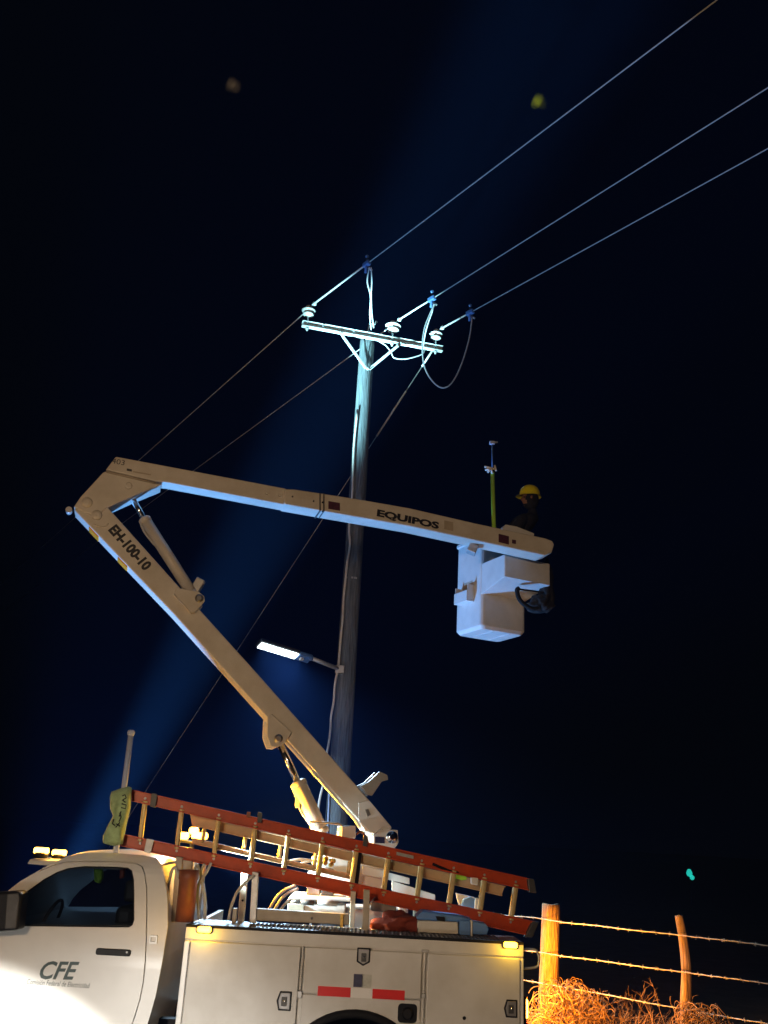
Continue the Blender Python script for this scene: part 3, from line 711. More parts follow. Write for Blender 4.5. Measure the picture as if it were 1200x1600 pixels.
# ---- knuckle and upper boom
kn = ppx(BM, [(166, 736), (243, 754.5), (253, 757), (206, 776), (168, 793), (150, 806), (132, 800), (115, 792), (126, 776), (161, 738)], -TH - .012)
knuckle = prism('knuckle', BM, kn, -TH - 0.012, TH + 0.012, 'boom', truck, bevel=0.010)
for (x, y) in ((201, 759),):
    lathe('pin', [(0.036, 0), (0.034, 0.010), (0.020, 0.012)], BM.px(x, y, -TH - 0.012), 'boom', knuckle, axis=-BM.n, seg=14)
u1 = ppx(BM, [(181, 713), (447, 763), (447, 789), (262, 754), (243, 752), (165, 734)], -TH)
upper = prism('upper_boom', BM, u1, -TH, TH - 0.02, 'boom', truck, bevel=0.012, segs=3)
u2 = ppx(BM, [(444, 764), (460, 764.5), (500, 770.5), (560, 780), (640, 794), (740, 817), (852, 841), (863, 845), (866, 851), (862, 864), (850, 868), (740, 844), (640, 822.5), (500, 798), (444, 788)], -TH - .012)
u2b = prism('boom_extension', BM, u2, -TH - 0.018, TH, 'boom', truck, bevel=0.014, segs=3)
for x in (500, 506):
    pts = ppx(BM, [(x - 1, 770.5), (x + 1, 770.8), (x + 1, 799), (x - 1, 798.6)], -TH - .018)
    prism('clamp_band', BM, pts, -TH - 0.021, TH + 0.006, 'grey', u2b)
for (x, y) in ((504, 785), (504, 799)):
    lathe('bolt', [(0.010, 0), (0.008, .01)], BM.px(x, y, -TH - .02), 'black', u2b, axis=-BM.n, seg=8)
for (x, y) in ((418, 770), (438, 773.5)):
    lathe('bolt', [(0.022, 0), (0.018, .01)], BM.px(x, y, -TH), 'boom', upper, axis=-BM.n, seg=10)
for (x, y) in ((457, 776), (490, 783)):
    lathe('bolt', [(0.010, 0), (0.008, .008)], BM.px(x, y, -TH - .018), 'grey', u2b, axis=-BM.n, seg=8)
def sticker(px, ma, par, d): prism('sticker', BM, ppx(BM, px, d), d - 0.003, d + 0.001, ma, par)
D2 = -TH - 0.018
sticker([(513, 783), (531, 786), (531, 798), (513, 795)], 'sticker', u2b, D2)
sticker([(694, 813), (708, 816), (708, 830), (694, 827)], 'tan', u2b, D2)
sticker([(779, 834), (795, 838), (795, 851), (779, 847)], 'sticker', u2b, D2)
sticker([(800, 843), (806, 844), (806, 850), (800, 849)], 'sticker', u2b, D2)
sticker([(841, 859), (850, 861), (850, 864), (841, 862)], 'stickerwhite', u2b, D2)
q0 = BM.px(588, 808.5, D2); q1 = BM.px(685, 829, D2)
upz = Vector((0, 0, 1)); ud = (q1 - q0).normalized()
text('lettering', 'EQUIPOS', q0, ud, (upz - ud * upz.dot(ud)), (q1 - q0).length, 0.092, 'letters', u2b, -BM.n * 0.004, bold=0.05)
# worn stencil marks near the elbow
q0 = BM.px(174, 724, -TH); q1 = BM.px(194, 727.5, -TH); ud = (q1 - q0).normalized()
text('lettering', '403', q0, ud, (upz - ud * upz.dot(ud)), (q1 - q0).length, 0.055, 'grey', upper, -BM.n * 0.004)
sticker([(198, 732), (206, 733.5), (206, 737), (198, 735.5)], 'grey', upper, -TH)
sticker([(208, 736), (236, 741), (236, 743), (208, 738)], 'tan', upper, -TH)
tube('weld_bead', [BM.px(x, y, -TH - 0.014) for x, y in ((166, 737), (243, 755))], 0.012, 'tan', upper, seg=6)

# ---- bucket
NB = PY(752, 975, 10.1); ZB = NB.z
RB = PZ(822, 987, ZB); LB = PZ(718, 990, ZB)
NB.z -= 0.045; ZB = NB.z
bu = (RB - NB); bu.z = 0; wu = bu.length; bu.normalize(); bvv = Vector((-bu.y, bu.x, 0)); wv_ = (LB - NB).dot(bvv) * 0.94
ZTOP = ZB + 1.10
def BK(a, b, z): return NB + bu * a + bvv * b + Vector((0, 0, z - NB.z))
ZL = PY(762, 914, 10.1).z                                # height of the shoulder
OV = (PZ(784, 899, ZL) - NB).dot(bvv)                    # how far the upper part overhangs (negative: towards the camera)
OV = max(-0.45, min(-0.12, OV))
w2 = (PZ(838, 922, ZL) - NB).dot(bu); ZH = BM.px(840, 866, TH).z - 0.01
def loop(a0, a1, b0, b1, z, r):
    return [BK(a, b, z) for a, b in rrect(a0, b0, a1, b1, r, 3)]
def shell(loops, cap0=True, cap1=True):
    n = len(loops[0]); V = [p for lp in loops for p in lp]; Fc = []
    for i in range(len(loops) - 1):
        for k in range(n): Fc.append((i * n + k, i * n + (k + 1) % n, (i + 1) * n + (k + 1) % n, (i + 1) * n + k))
    if cap0: Fc.append(tuple(range(n - 1, -1, -1)))
    if cap1: Fc.append(tuple((len(loops) - 1) * n + k for k in range(n)))
    return V, Fc
t = 0.012
lps = [loop(0.03, wu - .03, 0.03, wv_ - .03, ZB, .05), loop(0.0, wu, 0.0, wv_, ZB + 0.04, .05), loop(-0.0, wu + .0, 0.0, wv_, ZTOP - .04, .05),
       loop(-0.02, wu + .02, -0.02, wv_ + .02, ZTOP - .035, .06), loop(-0.02, wu + .02, -0.02, wv_ + .02, ZTOP, .06),
       loop(t, wu - t, t, wv_ - t, ZTOP, .045), loop(t, wu - t, t, wv_ - t, ZB + .05, .045)]
v, f = shell(lps)
bucket = obj('bucket', v, f, 'fibre', truck, bevel=0.006)
for b0 in (0.35, 0.72):
    pass
for a0 in (0.33, 0.70):                                  # ribs under the floor
    P = [BK(wu * a0 - .012, .06, ZB - .004), BK(wu * a0 + .012, .06, ZB - .004), BK(wu * a0 + .012, wv_ - .06, ZB - .004), BK(wu * a0 - .012, wv_ - .06, ZB - .004)]
    obj('floor_rib', P + [p + Vector((0, 0, .012)) for p in P], [(0, 1, 2, 3), (4, 7, 6, 5), (0, 4, 5, 1), (1, 5, 6, 2), (2, 6, 7, 3), (3, 7, 4, 0)], 'fibre', bucket)
# the wider housing on the camera side of the bucket, with its sloping shoulder
lps = [loop(0.004, w2 - .02, -0.012, 0.02, ZL - 0.10, .008), loop(0.004, w2, OV, 0.02, ZL + 0.0, .015), loop(0.004, w2, OV, 0.02, ZH, .015)]
v, f = shell(lps); obj('tool_housing', v, f, 'fibre', bucket, bevel=0.008)
# foot step on the left side
zs = PY(735, 935, 10.1).z
lps = [[BK(a, b, z) for a, b in ((-0.10, .16), (-0.0, .16), (-0.0, .44), (-0.10, .44))] for z in (zs, zs + .02)]
v, f = shell(lps)
w_ = [merge([(v, f)])]
pr = [(v, f)]
for (a0, a1, b0, b1, z0, z1) in ((-0.10, -0.088, .16, .44, zs + .02, zs + .13), (-0.088, 0, .16, .172, zs + .02, zs + .20), (-0.088, 0, .428, .44, zs + .02, zs + .20)):
    pr.append(shell([[BK(a, b, z) for a, b in ((a0, b0), (a1, b0), (a1, b1), (a0, b1))] for z in (z0, z1)]))
q = merge(pr); obj('foot_step', q[0], q[1], 'fibre', bucket, bevel=0.006)
v, f = shell([[BK(a, b, z) for a, b in ((-0.0025, .20), (0.004, .20), (0.004, .40), (-0.0025, .40))] for z in (zs + .03, zs + .26)])
obj('step_recess', v, f, 'tan', bucket)
# mounting bracket between boom tip and bucket
q = BM.px(738, 858, 0.05)
box('mounting_bracket', q, (0.10, 0.14, 0.10), 'galv', bucket, rot=Matrix.Rotation(math.radians(20), 3, 'Y'), bevel=0.01)
tube('mounting_bracket', [BM.px(850, 856, -0.05), BK(wu * .5, 0.1, BM.px(850, 856).z)], 0.05, 'grey', bucket, seg=12)
hb = BK(w2 * .1, OV + .04, ZTOP + .02)
prism('control_cover', BM, ppx(BM, [(783, 827), (789, 820), (806, 823), (834, 834), (832, 846), (800, 842)], .14), .12, .3, 'fibre', bucket, bevel=0.008)

# ================================================================== amber beacon bar behind the ladder
LBP = Plane(0, YT + 0.75)
lb = prism('light_bar', LBP, ppx(LBP, [(276, 1311), (328, 1319), (327, 1323), (275, 1315)]), 0, 0.18, 'blackgloss', truck, bevel=0.006)
for (x, y, l_) in ((288, 1306, .05), (312, 1306, .09), (303, 1298, .05)):
    c0 = LBP.px(x, y, .06)
    box('lens', c0, (l_ * 1.6, 0.08, 0.06), 'amberhot', lb, bevel=0.02)
tube('stalk', [LBP.px(300, 1316, .1), LBP.px(299, 1440, .1)], 0.02, 'galv', lb)
point('beacon_light', LBP.px(302, 1302, -0.10), 34, (1.0, 0.46, 0.03), 0.05)
spot('beacon_light', LBP.px(318, 1306, -0.02), (0.5, 9.0, 2.1), 760, (1.0, 0.46, 0.03), 84, 0.5, 0.05)
# ================================================================== the extension ladder lying on the rack
LP = Plane(-2.0, 8.22, 10.0)
ladder = thing('extension_ladder', 'orange fibreglass extension ladder lying on its side along the truck rack', 'ladder', LP.pt(1.7, 2.0))
UT = lambda x: 1233 + (x - 204) * (1373 - 1233) / 626
UB = lambda x: 1252 + (x - 206) * (1393 - 1252) / 627
LT = lambda x: 1303 + (x - 193) * (1440 - 1303) / 644
LBt = lambda x: 1322 + (x - 188) * (1462 - 1322) / 637
def rail(pl, tl, tr, br, bl, d, parent, ma, name='rail'):
    a = [pl.sz(*q) for q in (tl, tr, br, bl)]
    def ins(k):   # flange strips along the two long edges
        lo = [Vector(p) for p in a]; u0 = (lo[3] - lo[0]) * k; u1 = (lo[2] - lo[1]) * k
        return [tuple(lo[0]), tuple(lo[1]), tuple(lo[1] + u1), tuple(lo[0] + u0)], [tuple(lo[3] - u0), tuple(lo[2] - u1), tuple(lo[2]), tuple(lo[3])]
    t_, b_ = ins(0.13)
    q = merge([prism_vf(pl, a, d, d + 0.006), prism_vf(pl, t_, d - 0.028, d - 0.0005), prism_vf(pl, b_, d - 0.028, d - 0.0005)])
    return obj(name, q[0], q[1], ma, parent, bevel=0.003)
rail(LP, (204, UT(204)), (830, UT(830)), (833, UB(833)), (206, UB(206)), 0.03, ladder, 'orange')
rail(LP, (192, LT(192)), (838, LT(838)), (826, LBt(826)), (188, LBt(188)), 0.03, ladder, 'orange')
RX = [223, 280, 338, 395, 447, 500, 553, 603, 655, 705, 753, 802]
for x in RX:
    t0 = LP.px(x + 4, UB(x + 4) - 5, 0.035); b0 = LP.px(x - 4, LT(x - 4) + 6, 0.035)
    ax = (b0 - t0).normalized(); sd = LP.n.cross(ax).normalized()
    V = []
    for p in (t0, b0):
        for (a_, b_) in ((-.020, -.024), (-.008, -.030), (.010, -.030), (.020, -.022), (.020, .022), (-.020, .022)):
            V.append(p + sd * a_ + LP.n * b_)
    Fc = [(0, 1, 2, 3, 4, 5), (11, 10, 9, 8, 7, 6)] + [(i, (i + 1) % 6, 6 + (i + 1) % 6, 6 + i) for i in range(6)]
    r = obj('rung', V, Fc, 'rung', ladder, bevel=0.003)
    for (e, yy) in ((x + 4, UB(x + 4) - 9), (x - 4, LT(x - 4) + 9)):
        lathe('rivet', [(0.012, 0), (0.010, 0.006)], LP.px(e, yy, 0.0295), 'galv', r, axis=-LP.n, seg=8)
# inner (fly) section, a little narrower and behind
rail(LP, (297, 1272), (798, 1386), (792, 1402), (300, 1290), 0.16, ladder, 'flyrail', 'fly_rail')
rail(LP, (300, 1309), (566, 1370), (566, 1379), (300, 1319), 0.16, ladder, 'flyrail', 'fly_rail')
for x in (318, 382, 437, 492, 545):
    y0 = 1290 + (x - 300) * .228; y1 = 1310 + (x - 300) * .228
    t0 = LP.px(x + 2, y0 - 2, .17); b0 = LP.px(x - 2, y1 + 3, .17)
    tube('fly_rung', [t0, b0], 0.018, 'rung', ladder, seg=8)
# hardware: shoes, straps, rope, hooks
for (pts, ma) in (([(237, 1239), (246, 1241), (243, 1262), (234, 1260)], 'grey'), ([(229, 1310), (241, 1313), (235, 1334), (225, 1331)], 'galv')):
    prism('strap', LP, ppx(LP, pts), -0.010, 0.03, ma, ladder, bevel=0.003)
for x in (401, 566):
    prism('strap', LP, ppx(LP, [(x - 1, UT(x) - 1), (x + 5, UT(x) + 0.5), (x - 6, LBt(x) + 2), (x - 12, LBt(x) + .5)]), 0.10, 0.112, 'black', ladder)
    prism('strap', LP, ppx(LP, [(x + 2, UT(x) - 9), (x + 9, UT(x) - 7), (x + 8, UT(x) + 9), (x + 1, UT(x) + 8)]), -0.008, 0.02, 'grey', ladder, bevel=0.004)
prism('hook', LP, ppx(LP, [(386, UT(386) - 6), (392, UT(392) - 6), (391, UT(391) + 3), (385, UT(385) + 3)]), 0, 0.03, 'rust', ladder, bevel=0.004)
tube('strap', [LP.px(405, 1362, -.01), LP.px(400, 1370, -.02), LP.px(398, 1376, .02)], 0.008, 'galv', ladder, seg=6)
tube('strap', [LP.px(586, 1402, -.01), LP.px(580, 1410, -.02), LP.px(577, 1416, .02)], 0.008, 'galv', ladder, seg=6)
prism('label_plate', LP, ppx(LP, [(620, 1331), (646, 1337), (646, 1342), (620, 1336)]), -0.001, 0.03, 'galv', ladder)
for (x, y) in ((392, 1240), ):
    pass
for sx in (0, 1):
    e = (832, UT(832)) if sx == 0 else (840, LT(840))
    f_ = (835, UB(835)) if sx == 0 else (828, LBt(828))
    prism('foot_pad', LP, ppx(LP, [(e[0] - 8, e[1] - 1), (e[0] + 2, e[1]), (f_[0] + 3, f_[1] + 2), (f_[0] - 8, f_[1] + 1)]), -0.012, 0.045, 'grey', ladder, bevel=0.005)
tube('rope', smooth_path([LP.px(x, y, .02) for x, y in ((676, 1350), (690, 1356), (705, 1362), (716, 1364))], 5), 0.012, 'black', ladder, seg=6)
prism('pulley', LP, ppx(LP, [(737, 1370), (748, 1371), (747, 1384), (737, 1382)]), 0.0, 0.05, 'cable', ladder, bevel=0.01)
lime = tag(prism('lime_strap', LP, ppx(LP, [(714, 1364), (722, 1367), (735, 1369), (736, 1376), (728, 1377), (712, 1372)]), 0.13, 0.15, 'lime', bevel=0.006),
           'lime green strap tucked behind the ladder rungs near its right end', 'strap')

# green cloth knotted round the end of the ladder
cl = [(174, 1237), (188, 1232), (205, 1228), (203, 1262), (196, 1290), (191, 1319), (178, 1322), (161, 1318), (161, 1306), (170, 1287), (177, 1275), (172, 1262), (172, 1245)]
CLP = Plane(-2.02, 8.12, 10.0)
pv_ = [Vector(q) for q in ppx(CLP, cl)]
cen = sum(pv_, Vector((0, 0))) / len(pv_)
NR, NS = 9, 44
def outline_at(fr):
    n = len(pv_); k = fr * n; i = int(k) % n; t_ = k - int(k)
    return pv_[i].lerp(pv_[(i + 1) % n], t_)
cv = []; cf = []
for side in (0, 1):
    for r_ in range(NR):
        rr = (r_ + 1) / NR
        for k in range(NS):
            p = outline_at(k / NS); q = cen.lerp(p, rr)
            # a waist follows the bends of the outline
            dpt = 0.07 * math.sqrt(max(0, 1 - rr ** 3)) + 0.008
            nz_ = noise.noise(Vector((q.x * 9, q.y * 5, side * 3))) * 0.035 + noise.noise(Vector((q.x * 22, q.y * 9, side * 7 + 2))) * 0.015
            d = (-(dpt + nz_ * (1 - .5 * rr))) if side == 0 else (0.10 + dpt)
            cv.append(CLP.pt(q.x, q.y, d))
off = NR * NS
for side in (0, 1):
    for r_ in range(NR - 1):
        for k in range(NS):
            a_ = side * off + r_ * NS
            cf.append((a_ + k, a_ + (k + 1) % NS, a_ + NS + (k + 1) % NS, a_ + NS + k))
    cf.append(tuple(side * off + k for k in range(NS)))
for k in range(NS):
    a_ = (NR - 1) * NS; cf.append((a_ + k, a_ + (k + 1) % NS, off + a_ + (k + 1) % NS, off + a_ + k))
cloth = tag(obj('warning_cloth', cv, cf, 'cloth', smooth=True), 'pale green cloth with black scribbled letters wrapped round the left end of the ladder', 'cloth')
# hand written marks on the cloth
def cpt(x, y):
    q = Vector(CLP.sz(x, y)); lo = None
    best = min(cv[:off], key=lambda w: ((w - CLP.o).dot(CLP.u) - q.x) ** 2 + (w.z - q.y) ** 2)
    return CLP.pt(q.x, q.y, (best - CLP.o).dot(CLP.n) - 0.006)
for s_ in ([(192, 1244), (196, 1242), (198, 1247), (193, 1250)], [(192, 1250), (197, 1254)], [(191, 1256), (198, 1258), (197, 1264), (190, 1262)],
           [(188, 1270), (190, 1277), (187, 1284)], [(190, 1268), (187, 1276)], [(183, 1287), (189, 1291)], [(188, 1285), (182, 1293)], [(179, 1280), (177, 1287), (181, 1290)]):
    tube('writing', [cpt(*q) for q in s_], 0.005, 'ink', cloth, seg=5)

# white plastic pipe standing beside the cloth on the cab roof
wp = Plane(-2.0, 8.30, 0)
P1 = wp.px(205, 1144); P0 = wp.px(180.5, 1336)
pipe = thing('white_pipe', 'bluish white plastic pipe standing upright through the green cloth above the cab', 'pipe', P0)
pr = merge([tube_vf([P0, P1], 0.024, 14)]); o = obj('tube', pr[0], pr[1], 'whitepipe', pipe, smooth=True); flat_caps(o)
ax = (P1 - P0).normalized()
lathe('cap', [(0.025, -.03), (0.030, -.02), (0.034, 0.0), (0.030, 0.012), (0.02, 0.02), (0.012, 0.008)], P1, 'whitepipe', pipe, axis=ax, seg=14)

# ================================================================== loose gear on the deck
TBX = Plane(0, YT + 0.30)
tbx = thing('tool_chest', 'grey and blue plastic tool chest on the right end of the truck deck', 'tool chest', TBX.px(700, 1462, .2))
prism('front_panel', TBX, ppx(TBX, [(652, 1438), (715, 1441), (716, 1460), (652, 1457)]), 0, 0.2, 'body', tbx, bevel=0.008)
prism('blue_lid', TBX, ppx(TBX, [(650, 1433), (660, 1424), (690, 1428), (720, 1432), (740, 1438), (716, 1441), (652, 1438)]), 0.03, 0.28, 'blue', tbx, bevel=0.02)
prism('blue_side', TBX, ppx(TBX, [(718, 1438), (735, 1439), (735, 1462), (718, 1461)]), 0.01, 0.2, 'blue', tbx, bevel=0.006)
prism('white_corner', TBX, ppx(TBX, [(735.5, 1438), (738, 1438), (738, 1463), (735.5, 1463)]), -0.005, 0.2, 'white', tbx, bevel=0.003)
prism('blue_side', TBX, ppx(TBX, [(739, 1440), (760, 1444), (764, 1452), (761, 1461), (739, 1460)]), 0.01, 0.2, 'blue', tbx, bevel=0.006)
prism('handle', TBX, ppx(TBX, [(681, 1432), (695, 1433), (695, 1440), (683, 1438)]), -0.01, 0.03, 'black', tbx, bevel=0.004)
rc = Plane(0, YT + 0.36)
def lumpy(name, c, sx, sy, sz, ma, parent=None, amp=.25, seed=0):
    bm = bmesh.new(); bmesh.ops.create_icosphere(bm, subdivisions=4, radius=1)
    for q in bm.verts:
        k = 1 + amp * noise.noise(q.co * 1.6 + Vector((seed, 0, 0))) + amp * .4 * noise.noise(q.co * 4 + Vector((0, seed, 0)))
        q.co = Vector((q.co.x * sx, q.co.y * sy, max(q.co.z, -.75) * sz)) * k
    bm.verts.index_update(); V = [q.co + Vector(c) for q in bm.verts]; Fc = [tuple(w.index for w in q.verts) for q in bm.faces]; bm.free()
    return obj(name, V, Fc, ma, parent, smooth=True)
c0 = rc.px(622, 1446, .08)
tag(lumpy('canvas_bundle', (c0.x, c0.y, 1.565 + .055), .20, .13, .085, 'redcloth', amp=.5, seed=4), 'crumpled orange red canvas bundle on the deck left of the tool chest', 'bundle')
wb = thing('white_case', 'small white plastic case behind the canvas bundle', 'case', rc.px(632, 1432, .45))
prism('body', rc, ppx(rc, [(625, 1418), (640, 1420), (638, 1431), (626, 1432)]), 0.42, 0.55, 'white', wb, bevel=0.01)
prism('lid', rc, ppx(rc, [(624, 1415), (641, 1417), (640, 1420), (625, 1418)]), 0.41, 0.56, 'galv', wb, bevel=0.004)
prism('body', rc, ppx(rc, [(580, 1404), (622, 1413), (622, 1434), (580, 1430)]), 0.45, 0.7, 'grey', wb, bevel=0.01)
cn = Plane(0, YT + 1.25)
fc = thing('folded_sheet', 'pale blue plastic sheet folded between the ladder and the far deck', 'sheet', cn.px(732, 1425))
prism('fold', cn, ppx(cn, [(712, 1395), (742, 1402), (752, 1430), (720, 1428)]), 0, .05, 'whitepipe', fc, bevel=0.01)
prism('fold', cn, ppx(cn, [(722, 1404), (734, 1400), (752, 1412), (748, 1426), (716, 1424)]), -.10, -.04, 'blue', fc, bevel=0.01)
fx = thing('tie_rod', 'thin tan tie rod standing behind the ladder near the tail of the truck', 'rod', cn.px(742, 1440))
prism('bar', cn, ppx(cn, [(737, 1400), (742, 1400), (740, 1440), (735, 1440)]), -.3, -.27, 'tan', fx, bevel=0.003)
prism('bar', cn, ppx(cn, [(742, 1403), (750, 1404), (750, 1408), (742, 1407)]), -.3, -.27, 'tan', fx, bevel=0.003)

# ================================================================== utility pole
PX, PYY = -0.45, 14.10
ZA = 10.42
up_ = thing('utility_pole', 'tall weathered wooden power pole with steel crossarm lit bright at its top', 'pole', (PX, PYY, 0))
pts = [(PX, PYY, -0.3), (PX, PYY, 2.5), (PX, PYY, 5), (PX, PYY, 7.5), (PX, PYY, ZA + .12), (PX, PYY, ZA + .17)]
rad = [0.175, 0.168, 0.155, 0.142, 0.125, 0.09]
V = []; Fc = []; SEG = 28; LV = 60
for i in range(LV + 1):
    z = -0.3 + (ZA + .17 + .3) * i / LV; r_ = 0.175 - 0.050 * i / LV
    if i == LV: r_ *= .8
    for k in range(SEG):
        a_ = 2 * math.pi * k / SEG
        rr = r_ * (1 + .035 * noise.noise(Vector((math.cos(a_) * 3.0, math.sin(a_) * 3.0, z * .35))) + .02 * noise.noise(Vector((math.cos(a_) * 9, math.sin(a_) * 9, z * .25))))
        V.append((PX + rr * math.cos(a_), PYY + rr * math.sin(a_), z))
for i in range(LV):
    for k in range(SEG): Fc.append((i * SEG + k, i * SEG + (k + 1) % SEG, (i + 1) * SEG + (k + 1) % SEG, (i + 1) * SEG + k))
Fc.append(tuple(LV * SEG + k for k in range(SEG)))
obj('shaft', V, Fc, 'wood', up_, smooth=True)
AL = PZ(472, 506, ZA); AR = PZ(691, 546, ZA)
ae = (AR - AL).normalized(); an = Vector((-ae.y, ae.x, 0)); rotA = Matrix((ae, an, Vector((0, 0, 1)))).transposed()
mid = (AL + AR) / 2; LEN = (AR - AL).length
pole_s = (Vector((PX, PYY, 0)) - AL).dot(ae); off_ = (Vector((PX, PYY, ZA)) - AL).dot(an)
sh = an * (off_ - 0.19)          # arm bolted to the near face of the pole
AL += sh; AR += sh; mid += sh
q = merge([box_vf(mid + an * 0.03, (LEN, 0.008, 0.10), rotA), box_vf(mid + an * -0.012 + Vector((0, 0, .046)), (LEN, 0.076, 0.010), rotA), box_vf(mid + an * -0.012 + Vector((0, 0, -.046)), (LEN, 0.076, 0.010), rotA)])
arm = obj('crossarm', q[0], q[1], 'arm', up_, bevel=0.003)
def on_arm(s_, z=0.0, d=0.0): return AL + ae * s_ + an * d + Vector((0, 0, z))
for sg, px_a in ((-1, (531, 521)), (1, (634, 541))):
    s_ = pole_s + sg * 0.55
    a0 = on_arm(s_, -.05, -.055); b0 = Vector((PX, PYY, ZA - .62)) - an * .165 + ae * (.03 * sg)
    d_ = (b0 - a0).normalized(); sd = d_.cross(an).normalized()
    rot = Matrix((d_, an, sd)).transposed()
    box('brace', (a0 + b0) / 2, ((b0 - a0).length, 0.012, 0.045), 'arm', up_, rot=rot, bevel=0.003)
lathe('bolt', [(0.03, 0), (0.03, .02), (.015, .02), (.015, .05)], Vector((PX, PYY, ZA - .62)) - an * .17, 'galv', up_, axis=-an, seg=8)
lathe('bolt', [(0.03, 0), (0.03, .02), (.015, .02), (.015, .05)], on_arm(pole_s, 0, .02), 'galv', up_, axis=-an, seg=8)
for s_ in (.35, pole_s - .3):
    lathe('bolt', [(0.014, 0), (0.014, .02)], on_arm(s_, 0, -.052), 'galv', up_, axis=-an, seg=6)
# pin insulators
INS = []
for px_ in ((484, 497), (618, 522), (686, 535)):
    p = PZ(px_[0], px_[1], ZA) + sh; s_ = (p - AL).dot(ae); INS.append(s_)
    b0 = on_arm(s_, 0.05, -.012)
    big = 1.18 if px_[0] == 618 else 1.0
    ins = lathe('insulator', [(0.030 * big, .10), (0.055 * big, .115), (0.085 * big, .13), (0.095 * big, .145), (0.060 * big, .165), (0.060 * big, .185), (0.110 * big, .20), (0.120 * big, .218), (0.075 * big, .245), (0.045 * big, .255), (0.045 * big, .272), (0.055 * big, .285), (.045 * big, .305), (.02, .312)],
                b0, 'porcelain', up_, seg=22)
    tube('pin', [b0 + Vector((0, 0, .11)), b0 - Vector((0, 0, .17))], 0.016, 'galv', ins, seg=8)
    lathe('nut', [(.03, 0), (.03, .03)], b0 - Vector((0, 0, .14)), 'galv', ins, seg=6)
TOPS = [on_arm(s_, 0.05 + .28, -.012) for s_ in INS]
# hardware on the pole head
c0 = PZ(586, 509, ZA + .2)
tube('pole_hook', smooth_path([Vector((PX, PYY - .12, ZA + .1)), Vector((PX + .02, PYY - .16, ZA + .22)), Vector((PX + .1, PYY - .18, ZA + .24)), Vector((PX + .14, PYY - .18, ZA + .31))], 5), 0.018, 'galv', up_, seg=8)
box('pole_hook', (PX + .05, PYY - .16, ZA + .22), (.10, .08, .08), 'galv', up_, bevel=0.02)
# small tags and band lower down
for z in (6.1, 4.66): lathe('pole_band', [(0.168 - z * .0043 + .003, 0), (0.168 - z * .0043 + .003, .03)], (PX, PYY, z), 'galv', up_, seg=24)

# ---- conductors
ZW = TOPS[0].z
def wire_pts(a, b, sag, n=18):
    a, b = Vector(a), Vector(b)
    return [a.lerp(b, i / n) - Vector((0, 0, sag * 4 * (i / n) * (1 - i / n))) for i in range(n + 1)]
far_right = [(1120, 0), (1200, 137), (1200, 232)]
near_px = [(492, 471), (627, 493), (697, 507)]
clamp_px = [(577, 412), (680, 467), (737, 487)]
labels = ['power line on the leftmost insulator running up to the top edge of the sky', 'power line on the middle insulator running right over the bucket', 'power line on the rightmost insulator, lowest of the three overhead']
CL = []
for i in range(3):
    a = TOPS[i]; zz = a.z
    b = PZ(*far_right[i], zz + 0.10)
    far = a + (b - a) * 2.2
    w = tag(tube('power_line', [a, b, far], 0.0090, 'wire', seg=7), labels[i], 'power line', 'overhead conductors on the pole')
    c = PZ(*clamp_px[i], zz + .05); tt = (c - a).length / (b - a).length; c = a.lerp(b, tt); CL.append(c)
    d_ = (b - a).normalized()
    tube('preformed_grip', [a + d_ * .08, a + d_ * .12, c], [0.010, 0.0155, 0.014], 'wire', w, seg=8)
    gq = a + d_ * .12
    lathe('grip_eye', [(.03, -.02), (.036, 0), (.03, .02)], gq + Vector((.03, 0, .02)), 'porcelain', w, axis=an, seg=12)
    # clamp with its jumper connector
    kp = box('clamp', c, (0.07, .16, .08), 'clamp', w, rot=Matrix.Rotation(math.atan2(d_.y, d_.x) - math.pi / 2, 3, 'Z'), bevel=0.015)
    tube('clamp_bolt', [c + Vector((0, 0, .10)), c - Vector((.01, 0, .16))], 0.020, 'clamp', w, seg=8)
    lathe('clamp_eye', [(.02, -.02), (.032, 0), (.02, .02)], c + Vector((-.0, 0, .14)), 'clamp', w, axis=an, seg=12)
    tube('clamp_bolt', [c + Vector((.03, .05, -.04)), c + Vector((.09, .05, -.08))], 0.018, 'galv', w, seg=8)
# the two conductors that go on into the dark behind
for i, (pxl, lab) in enumerate((((225, 712), 'thin conductor running from the leftmost insulator down into the dark on the left'), ((310, 730), 'thin conductor running from behind the crossarm down to the left above the boom'))):
    a = TOPS[i] if i == 0 else TOPS[1]
    e = PZ(*pxl, a.z - .35)
    far = a + (e - a) * 3.2
    tag(tube('power_line', [a - Vector((0, 0, .03)), e, far], 0.0095, 'pale_wire', seg=6), lab, 'power line', 'overhead conductors on the pole')
# ---- guy
ga = PZ(690, 528, ZA) ; ga = on_arm((ga - AL).dot(ae), .03, .03)
gb = PZ(85, 1455, 0.0)
GP = Plane(ga.x, ga.y, math.degrees(math.atan2(gb.y - ga.y, gb.x - ga.x)))
def on_guy(t_): return ga.lerp(gb, t_)
def guy_t(px, py):
    s_, z = GP.sz(px, py); return (ga.z - z) / (ga.z - gb.z)
guy = thing('guy_wire', 'steep guy wire from the crossarm right end down behind pole and boom', 'guy wire', gb)
tube('strand', [ga, on_guy(.33), on_guy(.66), gb], 0.0075, 'wire', guy, seg=6)
for p0, p1 in (((656, 551), (637, 582)), ((617, 618), (579, 685))):
    t0, t1 = guy_t(*p0), guy_t(*p1)
    tube('strain_rod', [on_guy(t0), on_guy(t1)], 0.017, 'porcelain', guy, seg=8)
lathe('anchor', [(.05, -.2), (.05, .15), (.02, .2)], gb, 'galv', guy, seg=10)
